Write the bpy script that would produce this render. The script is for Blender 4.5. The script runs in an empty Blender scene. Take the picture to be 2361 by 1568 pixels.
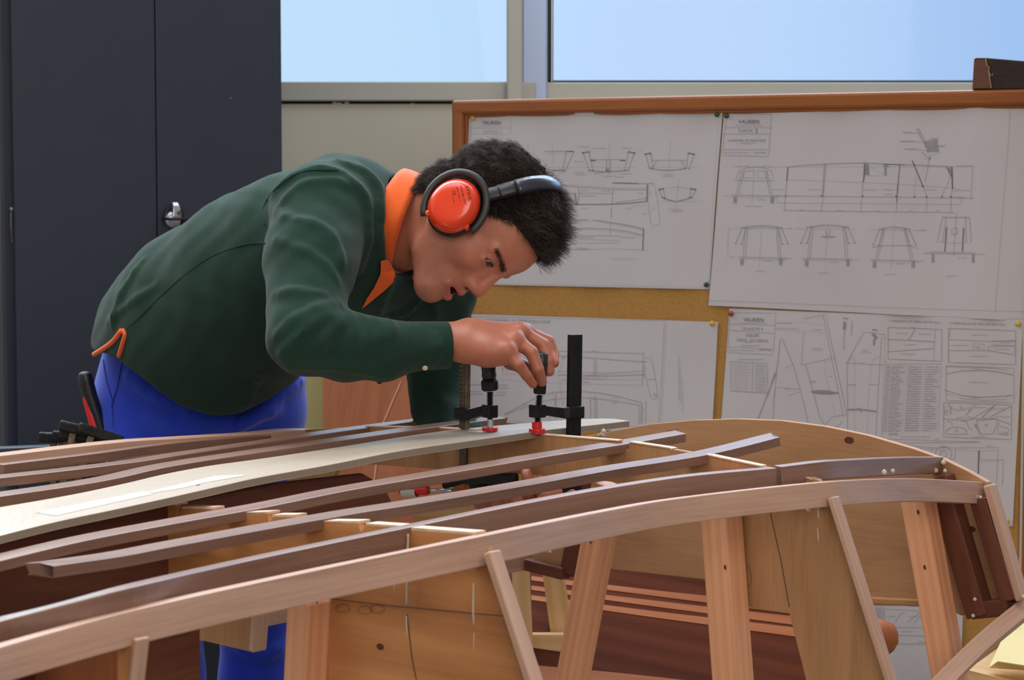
import bpy, math, random
import numpy as np
from mathutils import Vector, Matrix, noise
random.seed(5)
rng = np.random.default_rng(5)
SC = bpy.context.scene
COL = SC.collection

# ------------------------------------------------------------------ camera
FPX, CX, CY, CAMZ, PITCH = 5000.0, 1180.5, 784.0, 1.26, math.radians(4.05)
cam = bpy.data.cameras.new('camera')
cam.sensor_width = 23.6; cam.lens = 23.6 * FPX / 2361; cam.sensor_fit = 'HORIZONTAL'
cam.clip_end = 200
cam.dof.use_dof = True; cam.dof.focus_distance = 3.02; cam.dof.aperture_fstop = 8
camo = bpy.data.objects.new('camera', cam); COL.objects.link(camo)
camo.location = (0, 0, CAMZ); camo.rotation_euler = (math.pi/2 - PITCH, 0, 0)
SC.camera = camo
SC.view_settings.view_transform = 'Standard'
try: SC.view_settings.look = 'None'
except Exception: pass
SC.view_settings.exposure = 0.0; SC.view_settings.gamma = 1
SC.view_settings.use_curve_mapping = False

def lin(c):
    return tuple((x/255/12.92 if x/255 <= .04045 else ((x/255+.055)/1.055)**2.4) for x in c) + (1,)

# ------------------------------------------------------------------ world: pale sky beyond the windows, dim hall behind the camera
W = bpy.data.worlds.new('world'); SC.world = W; W.use_nodes = True
nt = W.node_tree; nt.nodes.clear()
wo = nt.nodes.new('ShaderNodeOutputWorld'); bg = nt.nodes.new('ShaderNodeBackground')
tc = nt.nodes.new('ShaderNodeTexCoord'); sep = nt.nodes.new('ShaderNodeSeparateXYZ')
nt.links.new(tc.outputs['Generated'], sep.inputs[0])
def ramp(nt, stops, interp='EASE'):
    r = nt.nodes.new('ShaderNodeValToRGB'); r.color_ramp.interpolation = interp
    el = r.color_ramp.elements
    while len(el) < len(stops): el.new(.5)
    for e, (p, c) in zip(el, stops): e.position = p; e.color = c
    return r
mr = nt.nodes.new('ShaderNodeMapRange'); mr.inputs[1].default_value = -.25; mr.inputs[2].default_value = .3
nt.links.new(sep.outputs[0], mr.inputs[0])
sky = ramp(nt, [(0, lin((216, 243, 255))), (.3, lin((198, 228, 255))), (.6, lin((188, 216, 250))), (1, lin((158, 192, 238)))])
nt.links.new(mr.outputs[0], sky.inputs[0])
my = nt.nodes.new('ShaderNodeMapRange'); my.inputs[1].default_value = .2; my.inputs[2].default_value = .75; my.interpolation_type = 'SMOOTHSTEP'
nt.links.new(sep.outputs[1], my.inputs[0])
mx = nt.nodes.new('ShaderNodeMix'); mx.data_type = 'RGBA'
nt.links.new(my.outputs[0], mx.inputs[0]); mx.inputs[6].default_value = (.34, .315, .30, 1)
nt.links.new(sky.outputs[0], mx.inputs[7]); nt.links.new(mx.outputs[2], bg.inputs[0])
# the overcast sky grows brighter above its hazy horizon band; the hall behind stays dim
me_ = nt.nodes.new('ShaderNodeMapRange'); me_.interpolation_type = 'SMOOTHSTEP'; me_.inputs[1].default_value = .11; me_.inputs[2].default_value = .30; me_.inputs[3].default_value = 0; me_.inputs[4].default_value = 3.2
nt.links.new(sep.outputs[2], me_.inputs[0])
mu_ = nt.nodes.new('ShaderNodeMath'); mu_.operation = 'MULTIPLY'; nt.links.new(me_.outputs[0], mu_.inputs[0]); nt.links.new(my.outputs[0], mu_.inputs[1])
ma_ = nt.nodes.new('ShaderNodeMath'); ma_.operation = 'ADD'; nt.links.new(mu_.outputs[0], ma_.inputs[0]); ma_.inputs[1].default_value = 1.0
nt.links.new(ma_.outputs[0], bg.inputs[1])
nt.links.new(bg.outputs[0], wo.inputs[0])

def area(name, loc, target, sx, sy, power, color):
    l = bpy.data.lights.new(name, 'AREA'); l.shape = 'RECTANGLE'; l.size = sx; l.size_y = sy; l.energy = power; l.color = color
    o = bpy.data.objects.new(name, l); COL.objects.link(o); o.location = loc
    o.rotation_euler = (Vector(target) - Vector(loc)).to_track_quat('-Z', 'Y').to_euler()
    return o
# daylight from the tall glazing above and behind the bench, and from roof glazing on the left
area('window_daylight', (-.2, 4.6, 2.95), (0.1, 2.9, .9), 4.5, 1.2, 80, (.88, .94, 1))
rl = area('roof_daylight', (-1.0, 2.55, 2.9), (-1.0, 2.5501, .9), 2.4, 1.4, 22, (.98, .98, 1)); rl.data.spread = math.radians(100)
area('side_daylight', (-3.0, 2.6, 2.5), (0, 3.0, 1.0), 1.6, 1.4, 50, (.9, .95, 1))
area('front_fill', (1.0, -1.5, 2.6), (0.2, 2.6, .6), 2.5, 2.0, 62, (1, .95, .90))  # unseen fill lamp added behind the camera to lift the faces turned this way

# ------------------------------------------------------------------ pixel <-> place geometry
_f = np.array([0, math.cos(PITCH), -math.sin(PITCH)]); _u = np.array([0, math.sin(PITCH), math.cos(PITCH)]); _r = np.array([1., 0, 0])
CAM = np.array([0, 0, CAMZ])
def ray(x, y): return _f + _r*(x-CX)/FPX + _u*(CY-y)/FPX
def at(x, y, Y): r = ray(x, y); return CAM + r*(Y/r[1])
def on(x, y, p0, n): r = ray(x, y); n = np.array(n, float); return CAM + r*(((np.array(p0)-CAM)@n)/(r@n))
TH = math.radians(43)
HT = np.array([math.cos(TH), -math.sin(TH), 0]); HA = np.array([-math.sin(TH), -math.cos(TH), 0]); UPZ = np.array([0, 0, 1.])
HO = at(1240, 1003, 3.0); HO[2] = 0
def hv(x, y, v): return on(x, y, HO + v*HA, HA)          # the point of the frame station v seen along a sight line
def hull(u, v, z): return HO + u*HT + v*HA + z*UPZ
def M(px, Y): return px*Y/FPX

# ------------------------------------------------------------------ object helpers
def tag(o, label=None, cat=None, group=None, kind=None):
    if label: o['label'] = label
    if cat: o['category'] = cat
    if group: o['group'] = group
    if kind: o['kind'] = kind
    return o
def thing(name, loc, label, cat, group=None):
    o = bpy.data.objects.new(name, None); COL.objects.link(o); o.location = [float(c) for c in loc]
    o.empty_display_size = .05
    return tag(o, label, cat, group)
def rootloc(p):
    v = Vector((0, 0, 0))
    while p is not None: v += p.location; p = p.parent
    return np.array(v)
def mesh(name, V, F, mat, parent=None, uv=None, smooth=False, grain=None, loc=None):
    V = np.asarray(V, float)
    if parent is not None: base = rootloc(parent)
    else:
        base = np.array(loc, float) if loc is not None else np.array([*V[:, :2].mean(0), V[:, 2].min()])
    me = bpy.data.meshes.new(name); me.from_pydata((V-base).tolist(), [], [tuple(int(i) for i in f) for f in F]); me.update()
    if uv is not None:
        l = me.uv_layers.new(name='UV'); l.data.foreach_set('uv', np.asarray(uv, float).ravel())
    elif grain is not None:
        g = np.array(grain, float); g /= np.linalg.norm(g)
        l = me.uv_layers.new(name='UV'); out = np.zeros((len(me.loops), 2))
        for p in me.polygons:
            n = np.array(p.normal)
            c = np.cross(n, g)
            if np.linalg.norm(c) < .25:
                a_ = np.cross(g, [0, 0, 1.]) if abs(g[2]) < .9 else np.cross(g, [1., 0, 0]); a_ /= np.linalg.norm(a_); b_ = np.cross(g, a_)
                for li in p.loop_indices:
                    q = V[me.loops[li].vertex_index]; out[li] = (q@a_*8, q@b_)
            else:
                c /= np.linalg.norm(c)
                for li in p.loop_indices:
                    q = V[me.loops[li].vertex_index]; out[li] = (q@g, q@c + .37*n[2])
        l.data.foreach_set('uv', out.ravel())
    if smooth: me.polygons.foreach_set('use_smooth', [True]*len(me.polygons))
    if mat is not None: me.materials.append(mat)
    o = bpy.data.objects.new(name, me); COL.objects.link(o)
    if parent is not None: o.parent = parent
    else: o.location = base.tolist()
    return o
def bevel(o, w=.002, seg=2):
    m = o.modifiers.new('bevel', 'BEVEL'); m.width = w; m.segments = seg; m.limit_method = 'ANGLE'; m.angle_limit = math.radians(35)
    return o
def norm(v): v = np.asarray(v, float); return v/np.linalg.norm(v)
def boxm(c, s, ax=None):
    c = np.array(c, float); ax = np.eye(3) if ax is None else np.array(ax, float); s = np.array(s)/2
    V = [c + ax[0]*s[0]*i + ax[1]*s[1]*j + ax[2]*s[2]*k for i in (-1, 1) for j in (-1, 1) for k in (-1, 1)]
    return V, [(0, 1, 3, 2), (4, 6, 7, 5), (0, 4, 5, 1), (2, 3, 7, 6), (0, 2, 6, 4), (1, 5, 7, 3)]
def box(name, c, s, mat, parent=None, ax=None, grain=(1, 0, 0), bv=.002):
    V, F = boxm(c, s, ax); o = mesh(name, V, F, mat, parent, grain=grain)
    if bv: bevel(o, bv)
    return o
def beam(name, p0, p1, w, d, side, mat, parent=None, bv=.002):
    """square timber from p0 to p1; w along side, d across"""
    p0, p1 = np.array(p0, float), np.array(p1, float); g = norm(p1-p0); s = np.array(side, float); s = norm(s - g*(s@g)); t_ = np.cross(g, s)
    return box(name, (p0+p1)/2, (np.linalg.norm(p1-p0), w, d), mat, parent, ax=(g, s, t_), grain=g, bv=bv)
def join(parts):
    V = []; F = []
    for v, f in parts:
        n = len(V); V += [np.array(q, float) for q in v]; F += [tuple(i+n for i in q) for q in f]
    return V, F
def lathe(prof, axis0, axis1, seg=24, cap=True):
    """prof: (distance along, radius)"""
    a0 = np.array(axis0, float); g = norm(np.array(axis1, float)-a0)
    s = norm(np.cross(g, [0, 0, 1.]) if abs(g[2]) < .9 else np.cross(g, [1., 0, 0])); t_ = np.cross(g, s)
    V = []; F = []
    for d, r in prof:
        for k in range(seg):
            a = 2*math.pi*k/seg; V.append(a0 + g*d + (s*math.cos(a) + t_*math.sin(a))*r)
    for i in range(len(prof)-1):
        for k in range(seg):
            k2 = (k+1) % seg; F.append((i*seg+k, i*seg+k2, (i+1)*seg+k2, (i+1)*seg+k))
    if cap:
        F.append(tuple(range(seg))[::-1]); F.append(tuple((len(prof)-1)*seg+k for k in range(seg)))
    return V, F
def catmull(P, n=8):
    P = [np.array(p, float) for p in P]; Q = [2*P[0]-P[1]] + P + [2*P[-1]-P[-2]]; out = []
    for i in range(1, len(Q)-2):
        for k in range(n):
            t = k/n; a, b, c, d = Q[i-1:i+3]
            out.append(.5*((2*b) + (-a+c)*t + (2*a-5*b+4*c-d)*t*t + (-a+3*b-3*c+d)*t**3))
    out.append(P[-1]); return np.array(out)
def tube(path, rad, seg=10, cap=True):
    path = np.array(path, float); n = len(path); rad = np.broadcast_to(rad, n); V = []; F = []
    T = np.gradient(path, axis=0); s = None
    for i in range(n):
        g = norm(T[i])
        if s is None: s = norm(np.cross(g, [0, 0, 1.]) if abs(g[2]) < .9 else np.cross(g, [1., 0, 0]))
        s = norm(s - g*(s@g)); t_ = np.cross(g, s)
        for k in range(seg):
            a = 2*math.pi*k/seg; V.append(path[i] + (s*math.cos(a)+t_*math.sin(a))*rad[i])
    for i in range(n-1):
        for k in range(seg):
            k2 = (k+1) % seg; F.append((i*seg+k, i*seg+k2, (i+1)*seg+k2, (i+1)*seg+k))
    if cap: F.append(tuple(range(seg))[::-1]); F.append(tuple((n-1)*seg+k for k in range(seg)))
    return V, F
def strip(name, pts, w, h, mat, parent, tilt=0.0, n=10, cut0=0, cut1=0, align=0.0):
    """bent batten: pts = line of its top face (centre + align*w/2), w across the hull, h down; cut = slanted ends"""
    P = catmull(pts, n); T = np.gradient(P, axis=0); V = []; L = 0; Ls = []
    for i, p in enumerate(P):
        g = norm(T[i]); s = norm(np.cross(g, UPZ)); s = s if s@HT > 0 else -s
        up = norm(np.cross(s, g)); up = up if up[2] > 0 else -up
        tl = tilt(i/(len(P)-1)) if callable(tilt) else tilt
        s2 = s*math.cos(tl) - up*math.sin(tl); u2 = up*math.cos(tl) + s*math.sin(tl)
        if i: L += np.linalg.norm(P[i]-P[i-1])
        Ls.append(L); o = p - s2*align*w/2
        V += [o - s2*w/2, o + s2*w/2, o + s2*w/2 - u2*h, o - s2*w/2 - u2*h]
    V = np.array(V); m = len(P)
    g0 = norm(T[0]); g1 = norm(T[-1])
    V[1] += g0*cut0; V[2] += g0*cut0; V[3] += g0*cut0*.08
    V[-3] -= g1*cut1; V[-2] -= g1*cut1*1.6; V[-1] -= g1*cut1*.7
    F = []; UV = []; per = [0, w, w+h, 2*w+h, 2*w+2*h]; off = random.random()*3
    for i in range(m-1):
        for k in range(4):
            a, b = 4*i+k, 4*i+(k+1) % 4; F.append((a, a+4, b+4, b))
            UV += [(Ls[i]+off, per[k]+off), (Ls[i+1]+off, per[k]+off), (Ls[i+1]+off, per[k+1]+off), (Ls[i]+off, per[k+1]+off)]
    F += [(0, 1, 2, 3), (4*m-1, 4*m-2, 4*m-3, 4*m-4)]; UV += [(off, 0), (off, w), (off+h, w), (off+h, 0)]*2
    o = mesh(name, V, F, mat, parent, uv=UV); bevel(o, .0012, 2); return o
def extrude(name, P, off, mat, parent=None, grain=(0, 0, 1), bv=.0, smooth=False):
    """closed outline P (3-D points in one plane) given thickness along off"""
    P = np.array(P, float); n = len(P); off = np.array(off, float)
    V = np.vstack([P, P+off]); F = [tuple(range(n)), tuple(range(2*n-1, n-1, -1))]
    for i in range(n): j = (i+1) % n; F.append((j, i, i+n, j+n))
    nn = np.zeros(3)
    for i in range(n): nn += np.cross(P[i], P[(i+1) % n])
    if nn@off > 0: F = [f[::-1] for f in F]; F = [f for f in F]
    nrm = nn@off
    o = mesh(name, V, F, mat, parent, grain=grain, smooth=smooth)
    import bmesh
    bm = bmesh.new(); bm.from_mesh(o.data); bmesh.ops.recalc_face_normals(bm, faces=bm.faces[:])
    bmesh.ops.triangulate(bm, faces=[f for f in bm.faces if len(f.verts) > 4]); bm.to_mesh(o.data); bm.free()
    if bv: bevel(o, bv)
    return o

# ------------------------------------------------------------------ materials
def new_mat(name):
    m = bpy.data.materials.new(name); m.use_nodes = True; nt = m.node_tree
    return m, nt, nt.nodes['Principled BSDF']
def plain(name, rgb, rough=.5, metal=0, spec=.5, noise_amt=.0, nscale=8, bump=0, sheen=0, coat=0, bscale=None, sub=0):
    m, nt, b = new_mat(name); c = lin(rgb)
    b.inputs['Roughness'].default_value = rough; b.inputs['Metallic'].default_value = metal
    b.inputs['Specular IOR Level'].default_value = spec
    if sheen: b.inputs['Sheen Weight'].default_value = sheen; b.inputs['Sheen Roughness'].default_value = .45
    if coat: b.inputs['Coat Weight'].default_value = coat
    if sub:
        b.inputs['Subsurface Weight'].default_value = sub; b.inputs['Subsurface Radius'].default_value = (.012, .004, .002); b.inputs['Subsurface Scale'].default_value = 1
    tcn = nt.nodes.new('ShaderNodeTexCoord')
    if noise_amt:
        n = nt.nodes.new('ShaderNodeTexNoise'); n.inputs['Scale'].default_value = nscale; n.inputs['Detail'].default_value = 5
        nt.links.new(tcn.outputs['Object'], n.inputs['Vector'])
        d = tuple(x*(1-noise_amt) for x in c[:3])+(1,); e = tuple(min(1, x*(1+noise_amt)) for x in c[:3])+(1,)
        r = ramp(nt, [(.3, d), (.7, e)], 'LINEAR'); nt.links.new(n.outputs[0], r.inputs[0]); nt.links.new(r.outputs[0], b.inputs['Base Color'])
    else: b.inputs['Base Color'].default_value = c
    if bump:
        n = nt.nodes.new('ShaderNodeTexNoise'); n.inputs['Scale'].default_value = bscale or nscale*8; n.inputs['Detail'].default_value = 4
        nt.links.new(tcn.outputs['Object'], n.inputs['Vector'])
        bp = nt.nodes.new('ShaderNodeBump'); bp.inputs['Strength'].default_value = bump; bp.inputs['Distance'].default_value = .002
        nt.links.new(n.outputs[0], bp.inputs['Height']); nt.links.new(bp.outputs[0], b.inputs['Normal'])
    return m
def wood(name, cols, gx=1.5, gy=60, rough=.5, rings=0, ringscale=18, fleck=.35, spec=.35, knots=()):
    """grain runs along UV.x; cols = dark, mid, light"""
    m, nt, b = new_mat(name); N = nt.nodes; L = nt.links
    uv = N.new('ShaderNodeUVMap'); uv.uv_map = 'UV'
    def tex(sx, sy, det=6, dist=0., rgh=.6):
        mp = N.new('ShaderNodeMapping'); mp.inputs['Scale'].default_value = (sx, sy, 1); L.new(uv.outputs[0], mp.inputs[0])
        n = N.new('ShaderNodeTexNoise'); n.inputs['Scale'].default_value = 1; n.inputs['Detail'].default_value = det
        n.inputs['Roughness'].default_value = rgh; n.inputs['Distortion'].default_value = dist; L.new(mp.outputs[0], n.inputs['Vector']); return n
    n1 = tex(gx, gy*.25, 4, .6); n2 = tex(gx*6, gy*4, 6)
    def math_(op, a, bb):
        q = N.new('ShaderNodeMath'); q.operation = op
        for i, x in enumerate((a, bb)):
            if isinstance(x, (int, float)): q.inputs[i].default_value = x
            else: L.new(x, q.inputs[i])
        return q.outputs[0]
    v = math_('ADD', math_('MULTIPLY', n1.outputs[0], 1-fleck), math_('MULTIPLY', n2.outputs[0], fleck))
    if rings:
        mp = N.new('ShaderNodeMapping'); mp.inputs['Scale'].default_value = (.25, 1, 1); L.new(uv.outputs[0], mp.inputs[0])
        wv = N.new('ShaderNodeTexWave'); wv.bands_direction = 'Y'; wv.inputs['Scale'].default_value = ringscale; wv.inputs['Distortion'].default_value = 2.2
        wv.inputs['Detail'].default_value = 2; wv.inputs['Detail Scale'].default_value = .6; L.new(mp.outputs[0], wv.inputs['Vector'])
        v = math_('ADD', math_('MULTIPLY', v, 1-rings), math_('MULTIPLY', wv.outputs['Fac'], rings))
    c = [lin(x) for x in cols]
    r = ramp(nt, [(.28, c[0]), (.5, c[1]), (.72, c[2])], 'LINEAR'); L.new(v, r.inputs[0]); out = r.outputs[0]
    for (kx, ky, kr) in knots:
        vm = N.new('ShaderNodeVectorMath'); vm.operation = 'SUBTRACT'; L.new(uv.outputs[0], vm.inputs[0]); vm.inputs[1].default_value = (kx, ky, 0)
        mm = N.new('ShaderNodeVectorMath'); mm.operation = 'MULTIPLY'; L.new(vm.outputs[0], mm.inputs[0]); mm.inputs[1].default_value = (.8, 1, 0)
        ln = N.new('ShaderNodeVectorMath'); ln.operation = 'LENGTH'; L.new(mm.outputs[0], ln.inputs[0])
        q = N.new('ShaderNodeMapRange'); q.inputs[1].default_value = kr*.25; q.inputs[2].default_value = kr*1.6; q.inputs[3].default_value = .85; q.inputs[4].default_value = 0
        L.new(ln.outputs['Value'], q.inputs[0]); x = N.new('ShaderNodeMix'); x.data_type = 'RGBA'; L.new(q.outputs[0], x.inputs[0]); L.new(out, x.inputs[6])
        x.inputs[7].default_value = lin((62, 30, 16)); out = x.outputs[2]
    L.new(out, b.inputs['Base Color']); b.inputs['Roughness'].default_value = rough; b.inputs['Specular IOR Level'].default_value = spec
    bp = N.new('ShaderNodeBump'); bp.inputs['Strength'].default_value = .25; bp.inputs['Distance'].default_value = .001
    L.new(v, bp.inputs['Height']); L.new(bp.outputs[0], b.inputs['Normal'])
    return m

MT = {}
MT['mahogany'] = wood('mahogany_batten', [(100, 70, 57), (130, 96, 79), (152, 118, 99)], 2, 90, .36, spec=.8)
MT['mahogany_gun'] = wood('mahogany_gunwale', [(162, 122, 100), (194, 154, 130), (208, 172, 148)], 1.5, 70, .42, spec=.6)
MT['mahogany_dark'] = wood('mahogany_dark', [(70, 36, 24), (98, 54, 38), (124, 74, 52)], 2, 60, .5)
MT['okoume'] = wood('okoume_plywood', [(146, 102, 66), (172, 126, 84), (190, 144, 100)], 2.5, 70, .55)
MT['okoume_warm'] = wood('okoume_plywood_warm', [(160, 104, 60), (194, 132, 80), (214, 156, 100)], .9, 34, .5, rings=.12, ringscale=5)
MT['ply_orange'] = wood('plywood_orange', [(130, 74, 42), (158, 92, 56), (176, 110, 70)], 3, 60, .55)
MT['ply_edge'] = plain('plywood_edge', (226, 190, 158), .6, noise_amt=.15, nscale=60)
MT['pine_red'] = wood('larch_post', [(188, 120, 84), (220, 156, 114), (234, 176, 134)], .8, 50, .5, rings=.09, ringscale=22)
MT['pine_pale'] = wood('pale_pine', [(206, 160, 104), (226, 186, 132), (238, 204, 156)], .8, 40, .5, rings=.15, ringscale=14)
MT['birch'] = wood('birch_plywood', [(156, 141, 122), (172, 157, 138), (184, 170, 152)], 1, 30, .45, spec=.5)
MT['frame_wood'] = wood('varnished_frame', [(124, 66, 26), (154, 86, 36), (172, 104, 50)], 1.5, 70, .35, spec=.5)
MT['deck'] = wood('mahogany_deck', [(66, 30, 18), (88, 43, 27), (106, 56, 36)], .8, 26, .7, rings=.12, ringscale=7, spec=.1)
MT['deck_stripe'] = wood('deck_stripe', [(146, 82, 48), (172, 104, 64), (188, 120, 78)], 1.5, 60, .55, spec=.25)
MT['cork'] = plain('cork', (182, 134, 68), .85, noise_amt=.14, nscale=220, bump=.2, bscale=400)
MT['paper'] = plain('paper', (204, 199, 201), .7, noise_amt=.02, nscale=6)
MT['ink'] = plain('ink', (150, 147, 152), .8)
MT['ink_dark'] = plain('ink_dark', (98, 96, 102), .8)
MT['ink_light'] = plain('ink_light', (178, 174, 178), .8)
MT['wall'] = plain('wall_paint', (200, 196, 182), .75, noise_amt=.03, nscale=3, bump=.1, bscale=90)
MT['alu'] = plain('window_aluminium', (176, 176, 168), .45, metal=.25, noise_amt=.04, nscale=5)
MT['gasket'] = plain('black_gasket', (26, 28, 30), .5)
MT['cab'] = plain('cabinet_paint', (42, 50, 64), .42, spec=.5, noise_amt=.04, nscale=12, bump=.12, bscale=700)
MT['black_plastic'] = plain('black_plastic', (24, 24, 26), .4)
MT['silver'] = plain('silver', (190, 192, 200), .28, metal=.9)
MT['floor'] = plain('concrete_floor', (120, 112, 102), .8, noise_amt=.15, nscale=4, bump=.2)
MT['black_iron'] = plain('blackened_iron', (34, 34, 36), .42, metal=.6, noise_amt=.35, nscale=60, bump=.25, bscale=300)
MT['worn_steel'] = plain('worn_steel', (112, 98, 80), .45, metal=.7, noise_amt=.35, nscale=80, bump=.2, bscale=200)
MT['red'] = plain('red_plastic', (206, 26, 24), .35)
MT['white_glue'] = plain('white_glue', (196, 186, 168), .45)
MT['yellow_paper'] = plain('yellow_paper', (226, 208, 150), .7)

# ------------------------------------------------------------------ room: window wall, cabinet side, floor
WY = 5.36
def wbox(name, x0, x1, y0, y1, Y, depth, mat, parent=None, bv=.003):
    """box on the back wall, given the edges it has at depth Y"""
    a = at(x0, y0, Y); b = at(x1, y1, Y); c = (a+b)/2
    return box(name, (c[0], Y+depth/2, c[2]), (abs(b[0]-a[0]), depth, abs(a[2]-b[2])), mat, parent, grain=(1, 0, 0), bv=bv)
floor = box('floor', (0, 2.6, -.05), (9, 8.0, .1), MT['floor'], bv=0); floor['kind'] = 'structure'
zt = at(0, 188, WY)[2]; zl = at(0, 236, WY)[2]
w = box('wall_back', (0, WY+.06, (zl-.004)/2), (6.4, .1, zl-.004), MT['wall'], bv=0); w['kind'] = 'structure'
w = box('wall_left', (-2.6, 3.6, 1.6), (.1, 3.2, 3.2), MT['wall'], bv=0); w['kind'] = 'structure'
t0 = mesh('trim_1', *boxm((0, WY+.075, zl), (6.4, .08, .02)), MT['gasket']); t0['kind'] = 'structure'
# sill rails
o = wbox('trim_2', 400, 1236, 188, 233, WY, .10, MT['alu']); o['kind'] = 'structure'
o = wbox('trim_3', 1236, 2700, 190, 236, WY+.03, .10, MT['alu']); o['kind'] = 'structure'
# mullion: front post and the recessed bluish post beside it
xa = at(1168, 0, WY)[0]; xb = at(1205, 0, WY)[0]; xc = at(1262, 0, WY)[0]
o = box('trim_4', ((xa+xb)/2, WY+.03, (zt+3.3)/2-.02), (xb-xa, .14, 3.3-zt+.08), MT['alu'], bv=.004); o['kind'] = 'structure'
MT['alu_blue'] = plain('anodised_post', (160, 176, 206), .35, metal=.35)
o = box('trim_5', ((xb+xc)/2, WY+.07, (zt+3.3)/2-.02), (xc-xb, .10, 3.3-zt+.08), MT['alu_blue'], bv=.003); o['kind'] = 'structure'
def window(n, x0, x1, Y, gask):
    a = at(x0, 188, Y)[0]; b = at(x1, 188, Y)[0]; z1 = 3.2
    r = thing('window_%d' % n, ((a+b)/2, Y+.05, zt), None, None); r['kind'] = 'structure'
    g = bpy.data.materials.get('window_glass')
    if not g:
        g = bpy.data.materials.new('window_glass'); g.use_nodes = True; nt = g.node_tree; nt.nodes.clear()
        out = nt.nodes.new('ShaderNodeOutputMaterial'); tr = nt.nodes.new('ShaderNodeBsdfTransparent'); gl = nt.nodes.new('ShaderNodeBsdfGlossy')
        gl.inputs['Roughness'].default_value = .02; tr.inputs[0].default_value = (.97, .985, 1, 1)
        ms = nt.nodes.new('ShaderNodeMixShader'); ms.inputs[0].default_value = .005
        nt.links.new(tr.outputs[0], ms.inputs[1]); nt.links.new(gl.outputs[0], ms.inputs[2]); nt.links.new(ms.outputs[0], out.inputs[0])
    mesh('pane', *boxm(((a+b)/2, Y+.08, (zt+z1)/2), (b-a, .006, z1-zt)), g, r)
    if gask:
        box('gasket', (a+.006, Y+.05, (zt+z1)/2), (.014, .06, z1-zt), MT['gasket'], r, bv=.001)
        box('bead', (a+.009, Y+.015, (zt+z1)/2), (.003, .012, z1-zt), MT['silver'], r, bv=.001)
        box('gasket', ((a+b)/2, Y+.05, zt+.002), (b-a, .06, .006), MT['gasket'], r, bv=.001)
window(1, 300, 1168, WY, False); window(2, 1264, 2800, WY+.02, True)
# white dabs of old filler in the gap under the left rail
fl = [lathe([(0, .0005), (.004, .004), (.01, .003), (.014, .0005)], at(x, y, WY+.015), at(x+9, y+dy, WY+.015), 8) for x, y, dy in ((765, 237, 1), (776, 239, 0), (793, 238, -1), (945, 241, 0))]
o = mesh('filler_residue', *join(fl), MT['white_glue']); tag(o, 'small dabs of dried white filler in the dark gap under the window rail', 'filler', kind='stuff')

# ------------------------------------------------------------------ steel cabinet
cb = thing('steel_cabinet', (at(330, 500, 4.9)[0], 4.95, 0), 'tall dark grey two-door steel cabinet standing against the wall on the left', 'cabinet')
A0 = at(10, 500, 4.52); A1 = at(657, 500, 4.82)
cax = norm([A1[0]-A0[0], A1[1]-A0[1], 0]); cn = np.array([cax[1], -cax[0], 0]); clen = np.linalg.norm((A1-A0)[:2])
def cabx(x): p = on(x, 400, [A0[0], A0[1], 0], cn); return (p-A0)@cax
seam = cabx(361)
ztop = 2.35
body = (A0+A1)/2 - cn*.24; body[2] = ztop/2 + .0
box('body', body, (clen, .44, ztop), MT['cab'], cb, ax=(cax, -cn, UPZ), bv=.006)
for nm, s0, s1 in (('door', cabx(33), seam-.0012), ('door', seam+.0012, clen-.006)):
    c = A0 + cax*(s0+s1)/2 - cn*.008; c[2] = ztop/2+.03
    box('door', c, (s1-s0, .018, ztop-.1), MT['cab'], cb, ax=(cax, -cn, UPZ), bv=.0015)
# lock handle
hp = on(399, 500, [A0[0], A0[1], 0], cn)
def hb(c, s): return boxm(hp + cax*c[0] + UPZ*c[1] + cn*c[2], s, (cax, -cn, UPZ))
lockb = mesh('lock_plate', *hb((0, -.004, .003), (.053, .092, .006)), MT['black_plastic'], cb); bevel(lockb, .002)
dish = mesh('lock_dish', *lathe([(0, .024), (.004, .023), (.0045, .021), (.002, .019)], hp+cn*.005, hp+cn*.02, 28), MT['black_plastic'], lockb)
gp = []
for i in range(9):
    t = i/8*2-1; gp.append(((hp + UPZ*(t*.030+.002) + cn*(.012+.012*math.sqrt(max(0, 1-t*t)))) + cax*(.001)))
V = []; F = []
for i, q in enumerate(gp):
    ww = .0062 + .004*(1-abs(i/4-1))
    V += [q-cax*ww, q+cax*ww, q+cax*ww-cn*.014, q-cax*ww-cn*.014]
for i in range(8):
    for k in range(4): F.append((4*i+k, 4*i+(k+1) % 4, 4*i+4+(k+1) % 4, 4*i+4+k))
F += [(3, 2, 1, 0), (32, 33, 34, 35)]
hn = mesh('handle', V, F, MT['silver'], lockb, smooth=False); bevel(hn, .002, 3)
mesh('handle_boss', *lathe([(0, .019), (.006, .0185), (.011, .014), (.013, .008), (.0135, 0.001)], hp-cax*.004-UPZ*.006+cn*.006, hp-cax*.004-UPZ*.006+cn*.03, 24), MT['silver'], lockb, smooth=True)
mesh('keyhole', *lathe([(0, .0055), (.003, .0052)], hp+cax*.006+UPZ*.008+cn*.022, hp+cax*.006+UPZ*.008+cn*.04, 16), MT['worn_steel'], lockb)
MT['chip'] = plain('paint_chip', (120, 124, 128), .5)
for x, y, r in ((532, 226, .0022), (173, 452, .001), (26, 482, .004)):
    p = on(x, y, [A0[0], A0[1], 0], cn); mesh('paint_chip', *lathe([(0, r), (.0012, r*.7)], p+cn*.0005, p+cn*.01, 7), MT['chip'], cb)
p = on(24, 488, [A0[0], A0[1], 0], cn); q = on(27, 560, [A0[0], A0[1], 0], cn)
mesh('wire_stub', *tube(catmull([p+cn*.004, (p+q)/2+cn*.008-cax*.002, q+cn*.004], 6), .0016, 6), MT['worn_steel'], cb)

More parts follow.
